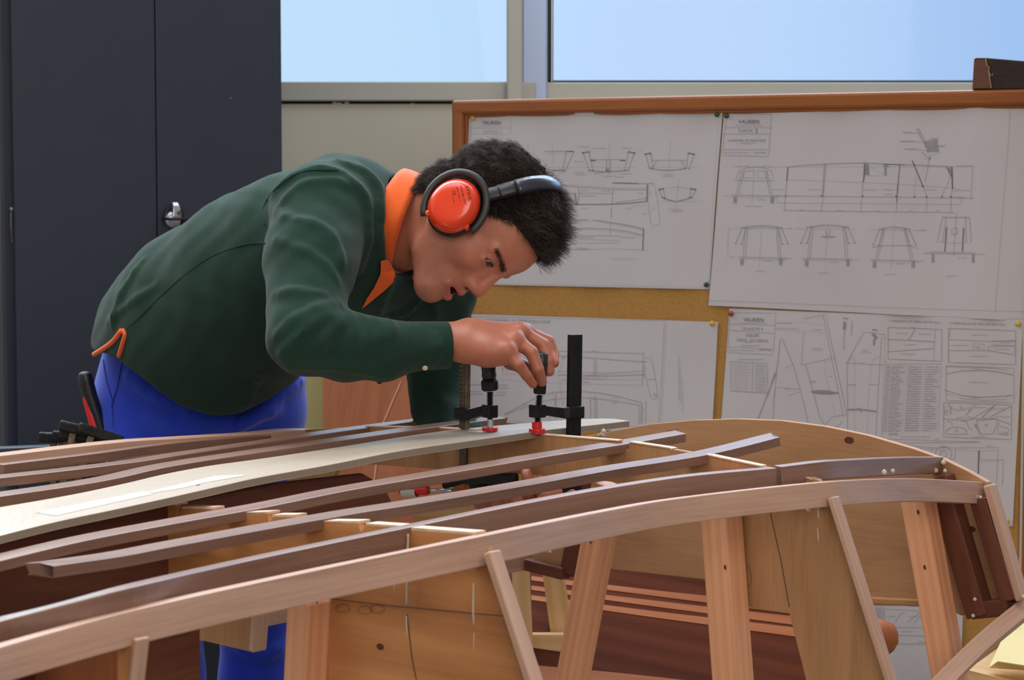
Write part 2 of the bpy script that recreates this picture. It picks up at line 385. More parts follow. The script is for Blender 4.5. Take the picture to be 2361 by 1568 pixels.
# ------------------------------------------------------------------ leaning boards behind the man
MT['wall_pil'] = plain('pilaster_paint', (196, 186, 128), .7, noise_amt=.05, nscale=4)
o = box('wall_pilaster', (at(726, 900, 4.7)[0], 4.78, .62), (.055, .16, 1.24), MT['wall_pil'], bv=.002); tag(o, 'pale yellow upright board between the blue trousers and the orange plywood sheet', 'board')
o.name = 'upright_board'
a, b, c, d = at(746, 840, 4.55), at(990, 840, 4.5), at(1080, 1500, 4.15), at(735, 1500, 4.2)
for q in (c, d): q[2] = .005
a[2] = b[2] = 1.02
nn = norm(np.cross(b-a, d-a))
sheet = extrude('plywood_sheet', [a, b, c, d], nn*(.012 if nn[1] > 0 else -.012), MT['ply_orange'], grain=(.1, 0, 1), bv=.001)
tag(sheet, 'orange-brown plywood sheet leaning behind the man, seen under his forearm', 'plywood')
dm = [on(x, y, a, nn) - nn*np.sign(nn[1])*.0012 for x, y in ((925, 880), (880, 985), (850, 1200))]
mesh('scuff_mark', *tube(dm, .0011, 5), MT['ply_edge'], sheet)

# ------------------------------------------------------------------ pin board with the boat plans
bx0 = at(1050, 600, 4.6)
BN = norm([-.5, -1, 0]); BX = norm([1, -.5, 0])       # board normal (to the room), board direction
def bd(x, y, off=0.0): return on(x, y, bx0, BN) + BN*off
bs = [bd(1050, 232), bd(2361, 208)]
s_of = lambda x, y=232: (bd(x, y)-bx0)@BX
def bw(s, z, off=0.0): q = bx0 + BX*s + BN*off; q = q.copy(); q[2] = z; return q
zT = bd(1050, 232)[2]; s0 = s_of(1048); s1 = s_of(2376); zB = .15
bdt = thing('pin_board', bw((s0+s1)/2, zB, -.01), 'large cork pin board in an orange-brown wooden frame holding boat plans', 'pin board')
def bbox(name, sa, sb, za, zb, o0, o1, mat, parent, grain, bv=.003):
    c = bw((sa+sb)/2, (za+zb)/2, (o0+o1)/2); return box(name, c, (sb-sa, abs(o1-o0), zb-za), mat, parent, ax=(BX, -BN, UPZ), grain=grain, bv=bv)
bbox('cork_panel', s0+.01, s1-.01, zB, zT-.01, -.012, 0, MT['cork'], bdt, (1, 0, 0), 0)
fw = .030
bbox('frame_rail', s0, s1+fw, zT-fw, zT, -.014, .016, MT['frame_wood'], bdt, BX, .006)
bbox('frame_rail', s0+fw*.8, s1+fw*.2, zT-fw-.006, zT-fw+.003, -.01, .007, MT['frame_wood'], bdt, BX, .003)
bbox('frame_stile', s0, s0+fw*.92, zB-fw, zT-.0005, -.0138, .0155, MT['frame_wood'], bdt, UPZ, .006)
bbox('frame_stile', s0+fw*.9, s0+fw+.004, zB, zT-fw, -.01, .007, MT['frame_wood'], bdt, UPZ, .002)
bbox('frame_stile', s1, s1+fw, zB-fw, zT-.0005, -.0138, .0155, MT['frame_wood'], bdt, UPZ, .006)
bbox('frame_rail', s0, s1+fw, zB-fw, zB, -.014, .0155, MT['frame_wood'], bdt, BX, .006)
for s in (s0+.05, s1-.05):     # easel feet
    box('foot', bw(s, (zB-fw)/2, -.03), (.04, .03, zB-fw), MT['frame_wood'], bdt, ax=(BX, -BN, UPZ), grain=UPZ)

def ripple(x, y, k):
    p, ph, am = k
    t = ((x - .06*(y-400))/p + ph) % 1.0
    return am*(abs(t*2-1)) + .0012*math.sin(y/61+ph*5)*math.sin(x/83+1)
def sheet(corners, k, lines, texts, pins, label, title):
    """corners in order tl tr br bl on the board; a creased sheet with its ink"""
    k0 = .0025
    pt = lambda x, y, o=0.0: bd(x, y, k0 + ripple(x, y, k) + o)
    c = [np.array(q, float) for q in corners]; nx, ny = 48, 30; V = []; F = []
    for j in range(ny+1):
        for i in range(nx+1):
            a, b = i/nx, j/ny
            q = (c[0]*(1-a)+c[1]*a)*(1-b) + (c[3]*(1-a)+c[2]*a)*b; V.append(pt(*q))
    for j in range(ny):
        for i in range(nx): n0 = j*(nx+1)+i; F.append((n0, n0+nx+1, n0+nx+2, n0+1))
    so = mesh('boat_plan', V, F, MT['paper'], None, grain=(1, 0, 0)); tag(so, label, 'plan', 'boat plans pinned on the cork board')
    md = so.modifiers.new('thickness', 'SOLIDIFY'); md.thickness = .0003; md.offset = -1
    groups = {}
    for ln in lines:
        pts, w, col = ln[0], ln[1], ln[2]
        V, F = groups.setdefault(col, ([], []))
        Q = [np.array(pts[0], float)]
        for a, b in zip(pts[:-1], pts[1:]):
            a = np.array(a, float); b = np.array(b, float); n = max(1, int(np.linalg.norm(b-a)/22))
            for i in range(1, n+1): Q.append(a + (b-a)*i/n)
        Q = np.array(Q)
        if len(Q) < 2: continue
        T = np.gradient(Q, axis=0); nn = np.stack([-T[:, 1], T[:, 0]], 1); nn /= (np.linalg.norm(nn, axis=1)[:, None]+1e-9)
        n0 = len(V)
        for q, n_ in zip(Q, nn): V.append(pt(*(q+n_*w/2), .0007)); V.append(pt(*(q-n_*w/2), .0007))
        for i in range(len(Q)-1): F.append((n0+2*i, n0+2*i+1, n0+2*i+3, n0+2*i+2))
    for col, (V, F) in groups.items():
        mesh('drawing', V, F, MT[col], so)['kind'] = 'stuff'
    for s_, x, y, h, wd, ang, col in texts:       # lettering: centre-left x,y ; cap height px ; width px
        cu = bpy.data.curves.new('txt', 'FONT'); cu.body = s_; cu.size = 1; tob = bpy.data.objects.new('txt', cu); COL.objects.link(tob)
        bpy.context.view_layer.update()
        me = bpy.data.meshes.new_from_object(tob.evaluated_get(bpy.context.evaluated_depsgraph_get()))
        vv = np.array([v.co[:] for v in me.vertices]); ff = [tuple(p.vertices) for p in me.polygons]
        bpy.data.objects.remove(tob); bpy.data.curves.remove(cu)
        if len(vv) == 0: continue
        wx = vv[:, 0].max()-vv[:, 0].min(); vv[:, 0] -= vv[:, 0].min()
        sx = (wd/wx); ca, sa = math.cos(ang), math.sin(ang)
        V = [pt(x + (q[0]*sx)*ca + q[1]*h/.7*sa, y + (q[0]*sx)*sa - q[1]*h/.7*ca, .0008) for q in vv]
        o = mesh('lettering', V, ff, MT[col], so)
    for px, py, pc in pins: pin(px, py, pc, k, title)
    return so
PINC = {'yellow': plain('pin_yellow', (222, 180, 30), .3, coat=.4), 'green': plain('pin_green', (34, 70, 48), .3, coat=.4), 'red': plain('pin_red', (176, 36, 36), .3, coat=.4)}
def pin(px, py, pc, k, title):
    p = bd(px, py, .0025+ripple(px, py, k)+.0008)
    V, F = lathe([(0, .0050), (.0012, .0054), (.0035, .0048), (.0052, .003), (.0058, .0006)], p, p+BN, 20)
    o = mesh('drawing_pin', V, F, PINC[pc], smooth=True)
    tag(o, title, 'drawing pin', 'drawing pins in the boat plans')
def cv(ox, oy, s): return lambda *pts: [(ox+x/s, oy+y/s) for x, y in pts]
def scrib(c, x, y, w, h=7, n=None, col='ink_light', wd=.7):
    """tiny unreadable handwriting as short strokes; c converts crop coordinates"""
    out = []; n = n or max(4, int(w/5)); R = random.Random(int(x*7+y))
    xx = x
    for i in range(n):
        a = (xx, y+R.uniform(-h/2, h/2)); xx += w/n; out.append((c(a, (xx, y+R.uniform(-h/2, h/2))), wd, col))
    return out
def rect(c, x0, y0, x1, y1, dy=0, w=.9, col='ink'): return [(c((x0, y0), (x1, y0+dy), (x1, y1+dy), (x0, y1), (x0, y0)), w, col)]
def arcpts(cx, cy, rx, ry, a0, a1, n=14): return [(cx+rx*math.cos(math.radians(a0+(a1-a0)*i/n)), cy+ry*math.sin(math.radians(a0+(a1-a0)*i/n))) for i in range(n+1)]

# ---- plan sheet 1 (behind the head)
c = cv(1040, 220, 3.409); L = []
L += [(c((165, 165), (2130, 155)), .5, 'ink_light'), (c((340, 1478), (2030, 1505)), .6, 'ink_light'), (c((2110, 150), (2025, 1505)), .5, 'ink_light')]
L += [(c((165, 165), (482, 158), (478, 302), (160, 302), (168, 165)), .8, 'ink_light'), (c((165, 256), (478, 256)), .8, 'ink_light'), (c((160, 302), (158, 420)), .8, 'ink_light')]
L += scrib(c, 230, 238, 185, 8) + scrib(c, 1265, 1285, 205, 14, 26)
def sect(cx, top, bot, wt, wb, th, col='ink'):
    o = []
    for s in (-1, 1):
        o += [(c((cx+s*wt, top), (cx+s*wb, bot)), 1.0, col), (c((cx+s*(wt-th), top), (cx+s*(wb-th*.55), bot)), 1.0, col), (c((cx+s*(wt+8), top+6), (cx+s*(wt-th), top-8)), 2.0, 'ink_dark')]
        for q in ((wt, top), (wt-th, top), (wb, bot), (wb-th*.55, bot)): o.append((c((cx+s*q[0]-4, q[1]), (cx+s*q[0]+4, q[1])), 2.4, 'ink_dark'))
    return o
L += sect(1247, 450, 590, 200, 150, 50)[:] + sect(1725, 460, 573, 190, 155, 45) + sect(1787, 738, 803, 140, 115, 35, 'ink')
L += [(c((1100, 505), (1375, 505)), .9, 'ink'), (c((1095, 590), (1165, 598), (1240, 600), (1310, 597), (1390, 588)), 1.2, 'ink_dark'), (c((1247, 370), (1247, 640)), .6, 'ink_light'), (c((1735, 360), (1715, 610)), .6, 'ink_light'),
      (c((1105, 512), (1145, 512)), 2, 'ink_dark'), (c((1335, 512), (1375, 512)), 2, 'ink_dark'), (c((1230, 500), (1226, 600)), 1, 'ink'), (c((1258, 500), (1258, 600)), 1, 'ink'), (c((1232, 575), (1232, 602), (1246, 602), (1246, 575)), 2, 'ink_dark'),
      (c((1590, 510), (1855, 510)), .9, 'ink'), (c((1590, 510), (1628, 510), (1600, 560)), 1.2, 'ink'), (c((1855, 510), (1815, 510), (1845, 560)), 1.2, 'ink'), (c(*[(1570+i*29, 573+16*math.sin(math.pi*i/10)) for i in range(11)]), 1.2, 'ink_dark'),
      (c((985, 562), (1450, 568)), .6, 'ink_light'), (c((1540, 560), (1955, 565)), .6, 'ink_light'), (c((1797, 650), (1779, 890)), .6, 'ink_light'), (c((1665, 800), (1700, 815), (1779, 836), (1860, 815), (1900, 800)), 1.3, 'ink_dark'),
      (c((1650, 735), (1790, 718), (1925, 735)), .7, 'ink_light'), (c((1640, 832), (1990, 835)), .5, 'ink_light'),
      (c((735, 440), (920, 440), (975, 442), (905, 590)), 1.0, 'ink'), (c((915, 440), (880, 590)), 1.0, 'ink'), (c((800, 380), (805, 545)), .6, 'ink_light'), (c((735, 460), (915, 460)), .6, 'ink_light'), (c((770, 568), (970, 568)), .7, 'ink_light'), (c((800, 590), (910, 588)), 1.6, 'ink_dark'), (c((912, 440), (975, 440)), 2.0, 'ink_dark')]
# long profile, rudder and plan view
L += [(c((840, 705), (1010, 720), (1280, 738), (1550, 742)), 1.0, 'ink'), (c((840, 695), (1280, 725), (1550, 728)), .7, 'ink_light'), (c((1275, 688), (1480, 692)), 1.8, 'ink_dark'), (c((1480, 692), (1600, 694)), .9, 'ink'),
      (c((920, 857), (1120, 857), (1300, 853), (1430, 845), (1550, 832)), 1.5, 'ink_dark'), (c((1300, 840), (1430, 826), (1545, 808)), .9, 'ink'), (c((1551, 700), (1547, 832)), 1.8, 'ink_dark'),
      (c((1008, 720), (1005, 780)), .9, 'ink'), (c((975, 768), (990, 855), (1002, 855), (1020, 766)), 1.2, 'ink'), (c((982, 768), (995, 855)), 3.0, 'ink'), (c((860, 762), (985, 768)), .8, 'ink'), (c((1010, 768), (1275, 772)), .8, 'ink'), (c((1277, 740), (1272, 850)), .9, 'ink'),
      (c((1560, 690), (1605, 690), (1632, 830), (1652, 980), *arcpts(1612, 985, 40, 38, 0, 150, 8), (1555, 830), (1560, 700)), .9, 'ink_light'), (c(*arcpts(1577, 775, 10, 10, 0, 360)), .8, 'ink_light'), (c(*arcpts(1628, 775, 10, 10, 0, 360)), .8, 'ink_light'),
      (c((930, 985), (1050, 976), (1180, 984), (1300, 1003), (1420, 1025), (1520, 1048)), 1.2, 'ink'), (c((930, 992), (1050, 984), (1180, 992), (1300, 1011), (1420, 1034), (1520, 1056)), .8, 'ink_light'),
      (c((930, 1045), (1100, 1042), (1250, 1050), (1400, 1070), (1515, 1098)), 1.1, 'ink'), (c((930, 1058), (1100, 1053), (1250, 1062), (1400, 1084), (1515, 1106)), .6, 'ink_light'),
      (c((1520, 1048), (1513, 1215)), 1.8, 'ink_dark'), (c((905, 1213), (1280, 1205), (1565, 1216)), .7, 'ink_light'), (c((1262, 1003), (1258, 1098)), .8, 'ink'), (c((990, 880), (985, 1215)), .7, 'ink_light'), (c((1268, 880), (1266, 960)), 1.2, 'ink'),
      (c((990, 1098), (1340, 1105)), 1.4, 'ink_light'), (c((990, 1112), (1140, 1116)), 2.2, 'ink_light'), (c((1000, 1130), (1310, 1138), *arcpts(1310, 1148, 18, 10, -90, 90, 6), (1000, 1160), (1000, 1130)), .9, 'ink_light'), (c((1000, 1200), (1095, 1205)), 4, 'ink_light'), (c((900, 1068), (990, 1070)), .7, 'ink_light'), (c((910, 1090), (985, 1092)), .7, 'ink_light')]
for x, y, w in ((1012, 403, 90), (1120, 418, 105), (1355, 414, 75), (1478, 428, 28), (980, 520, 70), (975, 605, 80), (985, 622, 90), (1135, 610, 75), (1330, 617, 95), (1190, 636, 90), (1295, 643, 68), (1680, 622, 75), (1672, 636, 95), (1720, 896, 115), (1745, 910, 90), (1020, 748, 80), (1185, 750, 72), (1030, 790, 118), (1035, 888, 50), (1380, 886, 42), (1508, 930, 38), (1475, 770, 42), (1335, 1116, 120), (850, 605, 55)):
    L += scrib(c, x, y, w, 7, None, 'ink')
for a, b in (((1050, 410), (1090, 445)), ((1120, 425), (1098, 448)), ((1080, 610), (1105, 595)), ((1300, 640), (1250, 605)), ((1440, 868), (1540, 862)), ((1420, 886), (1445, 866)), ((1540, 932), (1620, 880)), ((1470, 430), (1450, 452))): L.append((c(a, b), .6, 'ink_light'))
sheet([(1083, 262), (1668, 257), (1636, 667), (1068, 655)], (172, .1, .0045), L, [('VAURIEN', 1114, 287, 8, 43, 0, 'ink_dark'), ('PLANCHE  1', 1115, 306, 6, 41, 0, 'ink_light')],
      [(1092, 272, 'yellow'), (1656, 264, 'green'), (1630, 656, 'green')], 'creased white boat plan pinned top left on the board, partly behind the curly head', 'drawing pin in a corner of the top left plan')
# ---- plan sheet 2 (top right)
c = cv(1640, 240, 3.2663); L = []
L += [(c((122, 72), (462, 78), (438, 394), (90, 388), (122, 72)), .9, 'ink'), (c((112, 178), (455, 178)), .8, 'ink'), (c((106, 226), (450, 226)), .8, 'ink'), (c((96, 344), (442, 344)), .8, 'ink'), (c((0, 1478), (600, 1500), (1300, 1530), (2355, 1562)), .8, 'ink_light'), (c((2258, 40), (2145, 1560)), .9, 'ink_light')]
L += scrib(c, 185, 161, 205, 8, None, 'ink') + scrib(c, 222, 296, 115, 10, None, 'ink') + scrib(c, 105, 367, 190, 10, None, 'ink') + scrib(c, 325, 367, 95, 10, None, 'ink_dark')
# building-jig elevation
L += [(c((585, 474), (720, 460), (860, 453), (1000, 446), (1160, 444), (1300, 450), (1430, 456), (1530, 458), (1670, 464), (1820, 472)), 1.4, 'ink'), (c((170, 470), (510, 474), (1990, 472)), .6, 'ink_light'),
      (c((585, 474), (576, 580)), 2.0, 'ink_dark'), (c((576, 580), (557, 805)), 1.0, 'ink'), (c((868, 440), (848, 700), (832, 812)), .9, 'ink'), (c((856, 452), (842, 700)), 1.3, 'ink'), (c((1162, 430), (1130, 815)), .9, 'ink'), (c((1160, 445), (1158, 535), (1150, 590)), 2.4, 'ink_dark'),
      (c((1429, 440), (1406, 745), (1397, 815)), 1.0, 'ink'), (c((1429, 455), (1412, 620), (1404, 740)), 1.8, 'ink_dark'), (c((1520, 425), (1535, 460), (1600, 622)), 2.0, 'ink_dark'), (c((1600, 622), (1630, 700), (1622, 812)), .9, 'ink'), (c((1818, 474), (1822, 640)), 2.6, 'ink_dark'), (c((1822, 640), (1812, 700), (1806, 815)), 1.0, 'ink'),
      (c((1780, 474), (1812, 545)), 2.0, 'ink_dark'), (c((1808, 548), (1735, 700)), .8, 'ink'), (c((1800, 480), (1808, 540)), 3.6, 'ink'), (c((575, 570), (900, 580), (1270, 595), (1620, 615), (1880, 640)), .7, 'ink_light'),
      (c((480, 690), (1130, 698), (1985, 708)), .9, 'ink'), (c((505, 744), (1130, 748), (1885, 756)), .9, 'ink_light'), (c((505, 700), (503, 744)), .9, 'ink_light'), (c((1885, 710), (1885, 756)), .9, 'ink_light'), (c((555, 800), (1395, 812), (1830, 816)), 1.0, 'ink'),
      (c((1978, 470), (1963, 705)), .9, 'ink'), (c((1547, 530), (1532, 700)), .8, 'ink_light'), (c((1195, 465), (1330, 540)), .6, 'ink_light'), (c((1198, 540), (1305, 540)), .8, 'ink_light'), (c((1300, 452), (1465, 458)), 1.6, 'ink_dark')]
for x0, y0, x1, y1, n in ((1158, 450, 1188, 535, 10), (1308, 455, 1345, 470, 3), (1312, 470, 1330, 540, 7), (1185, 470, 1196, 540, 6)):
    for i in range(n): y = y0+(y1-y0)*i/n; L.append((c((x0, y+8), (x1, y)), 2.0, 'ink'))
for x, y in ((566, 692), (836, 692), (1146, 694), (1400, 696), (1536, 698), (1626, 698), (1742, 698), (1810, 698), (1600, 622), (1535, 460)): L.append((c((x-6, y), (x+6, y)), 3.4, 'ink_dark'))
# detail, upper right
L += [(c((1550, 185), (1638, 358)), 1.2, 'ink'), (c((1564, 182), (1652, 352)), 1.2, 'ink'), (c((1607, 290), (1678, 254), (1720, 358), (1632, 358)), 1.2, 'ink'), (c((1632, 358), (1650, 395), (1720, 360)), .7, 'ink_light'), (c((1650, 395), (1615, 590)), .9, 'ink'), (c((1448, 216), (1575, 218)), .7, 'ink'), (c((1428, 284), (1592, 284)), .7, 'ink'), (c((1460, 340), (1590, 345), (1622, 356)), .7, 'ink'), (c((1665, 320), (1765, 318)), .7, 'ink'), (c((1590, 360), (1640, 405), (1612, 412)), 1.0, 'ink'), (c((1645, 405), (1652, 400), (1650, 420)), 1.2, 'ink_dark')]
for i in range(10): L.append((c((1615+i*10, 290-i*4), (1632+i*9, 356)), 1.5, 'ink'))
# five sections
def trest(cx, top, bot, wt, wb, leg, dx=0):
    o = [(c((cx, top-35), (cx-22, bot+75)), .6, 'ink_light'), (c((cx-wb-40, bot), (cx+wb+40, bot+8)), 1.0, 'ink'), (c((cx-wb-40, bot+12), (cx+wb+40, bot+20)), .7, 'ink_light')]
    for s in (-1, 1):
        lx = cx+s*(wb+2)-14
        o += [(c((cx+s*wt, top), (cx+s*wb, bot)), .9, 'ink'), (c((cx+s*(wt-16), top), (cx+s*(wb-18), bot)), .9, 'ink')]
        for i in range(6): o.append((c((lx, bot+14+i*8), (lx+22, bot+12+i*8)), 1.4, 'ink'))
        o.append((c((lx, bot+12), (lx-2, bot+62), (lx+18, bot+62), (lx+22, bot+12)), .9, 'ink'))
    return o
L += trest(330, 500, 685, 95, 138, 0)
L += [(c((188, 572), (218, 502), (265, 482), (340, 473), (410, 482), (460, 505), (480, 575), (340, 580), (188, 572)), 1.0, 'ink'), (c((245, 555), (255, 505), (320, 500), (325, 555), (245, 555)), .8, 'ink'), (c((350, 555), (352, 502), (420, 505), (428, 558), (350, 555)), .8, 'ink')]
for cx, top, bot, wt, wb in ((388, 930, 1152, 140, 150), (885, 925, 1160, 140, 155), (1385, 940, 1172, 100, 148)):
    L += trest(cx, top, bot, wt-15, wb-5, 0)
    L += [(c(*[(cx-wt+i*wt/5, top-15*math.sin(math.pi*i/10)) for i in range(11)]), 1.3, 'ink'), (c(*[(cx-wt+20+i*(wt-20)/5, top+8-12*math.sin(math.pi*i/10)) for i in range(11)]), .8, 'ink_light')]
    for s in (-1, 1):
        e = 60
        L += [(c((cx+s*(wt+8), top), (cx+s*(wt+e), top+120), (cx+s*(wt+e-45), top+125), (cx+s*(wt-18), top)), 1.1, 'ink')]
        for q in ((wt+8, 0), (wt-18, 0), (wt+e, 120), (wt+e-45, 123)): L.append((c((cx+s*q[0]-4, top+q[1]), (cx+s*q[0]+4, top+q[1])), 2.2, 'ink_dark'))
L += [(c((835, 998), (880, 992), (945, 1000), (900, 1006), (835, 998)), 1.2, 'ink'), (c((868, 945), (880, 990)), 1, 'ink'), (c((905, 945), (896, 990)), 1, 'ink'), (c((1215, 1080), (1300, 1065), (1480, 1065), (1560, 1085)), 1.0, 'ink'), (c((115, 935), (620, 938)), .6, 'ink_light'), (c((655, 938), (1095, 945)), .6, 'ink_light'), (c((1195, 948), (1620, 952)), .6, 'ink_light'), (c((135, 930), (128, 1160)), .7, 'ink_light')]
L += [(c((1745, 853), (1952, 853)), 1.4, 'ink'), (c((1745, 853), (1703, 1035), (1745, 1038), (1772, 853)), 1.1, 'ink'), (c((1950, 853), (1965, 1038), (1925, 1040), (1922, 853)), 1.1, 'ink'), (c((1703, 1035), (1830, 1048), (1965, 1038)), .8, 'ink_light'), (c(*arcpts(1837, 958, 25, 26, 0, 360, 18)), 1.0, 'ink'), (c((1852, 820), (1828, 1145)), .8, 'ink'), (c((1775, 925), (1762, 1110)), 2.2, 'ink_dark'), (c((1906, 930), (1896, 1110)), 2.2, 'ink_dark'),
      (c((1605, 1122), (2010, 1130)), 1.1, 'ink'), (c((1650, 1112), (2005, 1118)), .8, 'ink')]
for lx in (1662, 1968):
    for i in range(8): L.append((c((lx, 1135+i*8), (lx+22, 1133+i*8)), 1.4, 'ink'))
for x, y, w in ((265, 770, 125), (335, 1258, 80), (810, 1272, 80), (1315, 1284, 85), (1765, 1296, 90), (470, 645, 85), (735, 646, 92), (1150, 646, 110), (1298, 646, 85), (1615, 648, 85), (1835, 650, 120), (205, 470, 80), (385, 470, 70), (105, 692, 35), (490, 692, 55), (350, 720, 70), (665, 798, 35), (955, 802, 38), (1245, 804, 38), (1490, 802, 38), (1695, 802, 32), (1840, 700, 80), (1315, 682, 60), (1450, 214, 65), (1425, 278, 110), (1465, 338, 90), (1718, 313, 48), (1588, 372, 22), (145, 1150, 38), (400, 1180, 70), (565, 1160, 60), (890, 1190, 72), (1085, 1170, 35), (1395, 1202, 75), (1560, 1182, 50), (1860, 1158, 68), (2020, 1130, 52), (1605, 1122, 32), (650, 934, 20), (595, 934, 25), (1555, 950, 70), (1850, 466, 130), (1875, 540, 0), (120, 1050, 14)):
    if w: L += scrib(c, x, y, w, 7, None, 'ink')
sheet([(1671, 263), (2470, 244), (2452, 744), (1637, 704)], (212, .35, .005), L, [('VAURIEN', 1704, 285, 9, 48, 0, 'ink_dark'), ('PLANCHE', 1705, 305, 7, 32, 0, 'ink'), ('2', 1743, 306, 9, 6, 0, 'ink_dark'), ('CHANTIER DE MONTAGE', 1680, 327, 6, 87, 0, 'ink')],
      [(1678, 267, 'green')], 'large creased white boat plan pinned top right on the board, showing the building jig', 'green drawing pin at the upper left corner of the top right plan')
# ---- sheet 3 (behind the hand)
c = cv(1060, 700, 3.808); L = []
L += [(c((95, 112), (1805, 150), (1750, 1075)), .7, 'ink'), (c((1822, 158), (1770, 1080)), .6, 'ink_light'), (c((60, 1020), (1760, 1085)), .6, 'ink_light')]
L += [(c((870, 415), (1630, 438)), .9, 'ink'), (c((870, 455), (1200, 480), (1655, 512)), 1.1, 'ink'), (c((870, 590), (1050, 600), (1310, 608), (1620, 588)), .8, 'ink_light'), (c((870, 622), (1050, 632), (1300, 634), (1630, 622)), 1.3, 'ink'), (c((1050, 632), (1300, 614), (1610, 590)), .8, 'ink_light'), (c((1620, 440), (1610, 712)), 1.0, 'ink'),
      (c((370, 560), (420, 578), (420, 600)), .8, 'ink'), (c((375, 615), (660, 622)), .8, 'ink_light'), (c((375, 665), (940, 700), (1610, 716)), .6, 'ink_light'), (c((375, 620), (375, 665)), .6, 'ink_light'), (c((1640, 470), (1690, 480), (1720, 640), (1745, 800), *arcpts(1712, 805, 34, 32, 0, 180, 8), (1640, 640)), .8, 'ink'), (c(*arcpts(1722, 800, 14, 12, 0, 360, 10)), 1.0, 'ink'),
      (c((400, 970), (560, 885), (700, 815), (830, 780), (960, 768), (1100, 770), (1250, 785), (1400, 812), (1605, 868)), 1.1, 'ink'), (c((400, 975), (560, 915), (700, 865), (830, 838), (960, 826), (1100, 824), (1250, 836), (1400, 856), (1605, 895)), 1.0, 'ink'), (c((1607, 862), (1598, 1055)), .8, 'ink'), (c((830, 775), (800, 1030)), .5, 'ink_light'), (c((870, 600), (905, 800), (920, 920)), .6, 'ink_light'), (c((885, 600), (925, 460), (1010, 500)), .6, 'ink_light'), (c((1050, 655), (1610, 670)), .6, 'ink_light')]
for x, y, w, h in ((1162, 416, 52, 10), (905, 480, 30, 14), (905, 668, 65, 10), (1055, 660, 250, 10), (1050, 688, 100, 9), (1660, 665, 60, 10), (1355, 826, 35, 10), (1350, 868, 40, 10), (100, 710, 115, 12), (100, 770, 100, 10), (95, 795, 125, 10), (345, 716, 85, 12), (350, 742, 80, 16), (330, 778, 90, 10), (300, 800, 115, 10), (565, 885, 30, 12), (605, 918, 28, 12)): L += scrib(c, x, y, w, h, None, 'ink')
for x, y0, y1 in ((1190, 480, 650), (1210, 500, 600), (840, 560, 640), (848, 810, 1000), (860, 790, 990), (1155, 825, 1020), (1190, 800, 1020), (1210, 830, 1010), (1585, 900, 1055), (1612, 900, 1050), (1640, 850, 1040), (1632, 540, 640), (1930, 450, 830), (1945, 560, 860), (1965, 660, 940), (382, 560, 600)):
    R = random.Random(x); y = y0
    while y < y1: L.append((c((x+R.uniform(-6, 6), y), (x+R.uniform(-6, 6), y+9)), .8, 'ink' if x < 1900 else 'ink_light')); y += 9
sheet([(1083, 724), (1657, 742), (1643, 1010), (1078, 968)], (168, .62, .004), L, [('SHEMA', 1090, 741, 7, 26, .03, 'ink'), ('DES', 1125, 742, 7, 13, .03, 'ink'), ('MESURES', 1143, 742, 7, 32, .03, 'ink'), ('DE', 1183, 743, 7, 7, .03, 'ink'), ('CONTROLE DE LA COQUE', 1195, 743, 7, 76, .03, 'ink')],
      [(1086, 730, 'red'), (1645, 745, 'yellow')], 'white sheet of hull measurements pinned lower left on the board, behind the reaching hand', 'drawing pin in an upper corner of the measurement sheet')
# ---- sheet 4 (lower right)
c = cv(1660, 700, 3.0157); L = []
L += [(c((100, 38), (2110, 108)), .6, 'ink_light'), (c((75, 62), (398, 66), (378, 355), (58, 340), (75, 62)), .8, 'ink'), (c((68, 142), (390, 150)), .7, 'ink'), (c((66, 185), (388, 206)), .7, 'ink'), (c((60, 300), (380, 316)), .7, 'ink')]
L += scrib(c, 140, 135, 190, 8, None, 'ink') + scrib(c, 180, 228, 95, 8) + scrib(c, 175, 268, 60, 8, None, 'ink') + scrib(c, 150, 292, 138, 10, None, 'ink') + scrib(c, 70, 325, 180, 10, None, 'ink') + scrib(c, 275, 322, 88, 14, 26, 'ink_dark') + scrib(c, 125, 388, 180, 12, None, 'ink')
L += rect(c, 80, 402, 338, 608, 14, .8, 'ink') + [(c((232, 408), (228, 612)), .8, 'ink'), (c((262, 408), (256, 616)), .8, 'ink')]
for i in range(9):
    y = 418+i*22; L += [(c((80, y+10), (336, y+22)), .5, 'ink_light')] + scrib(c, 100, y+2, 105, 10) + scrib(c, 270, y+10, 55, 12, None, 'ink')
L += [(c((430, 235), (400, 470), (375, 800)), .9, 'ink'), (c((440, 235), (515, 420), (565, 600), (620, 830)), .9, 'ink'), (c((400, 470), (270, 800)), 1.8, 'ink'), (c((385, 478), (340, 640)), .9, 'ink'), (c((398, 580), (560, 596)), .8, 'ink'), (c((455, 450), (510, 425)), .8, 'ink'), (c((480, 640), (560, 612)), .8, 'ink'), (c((430, 240), (420, 380), (372, 700)), .5, 'ink_light')]
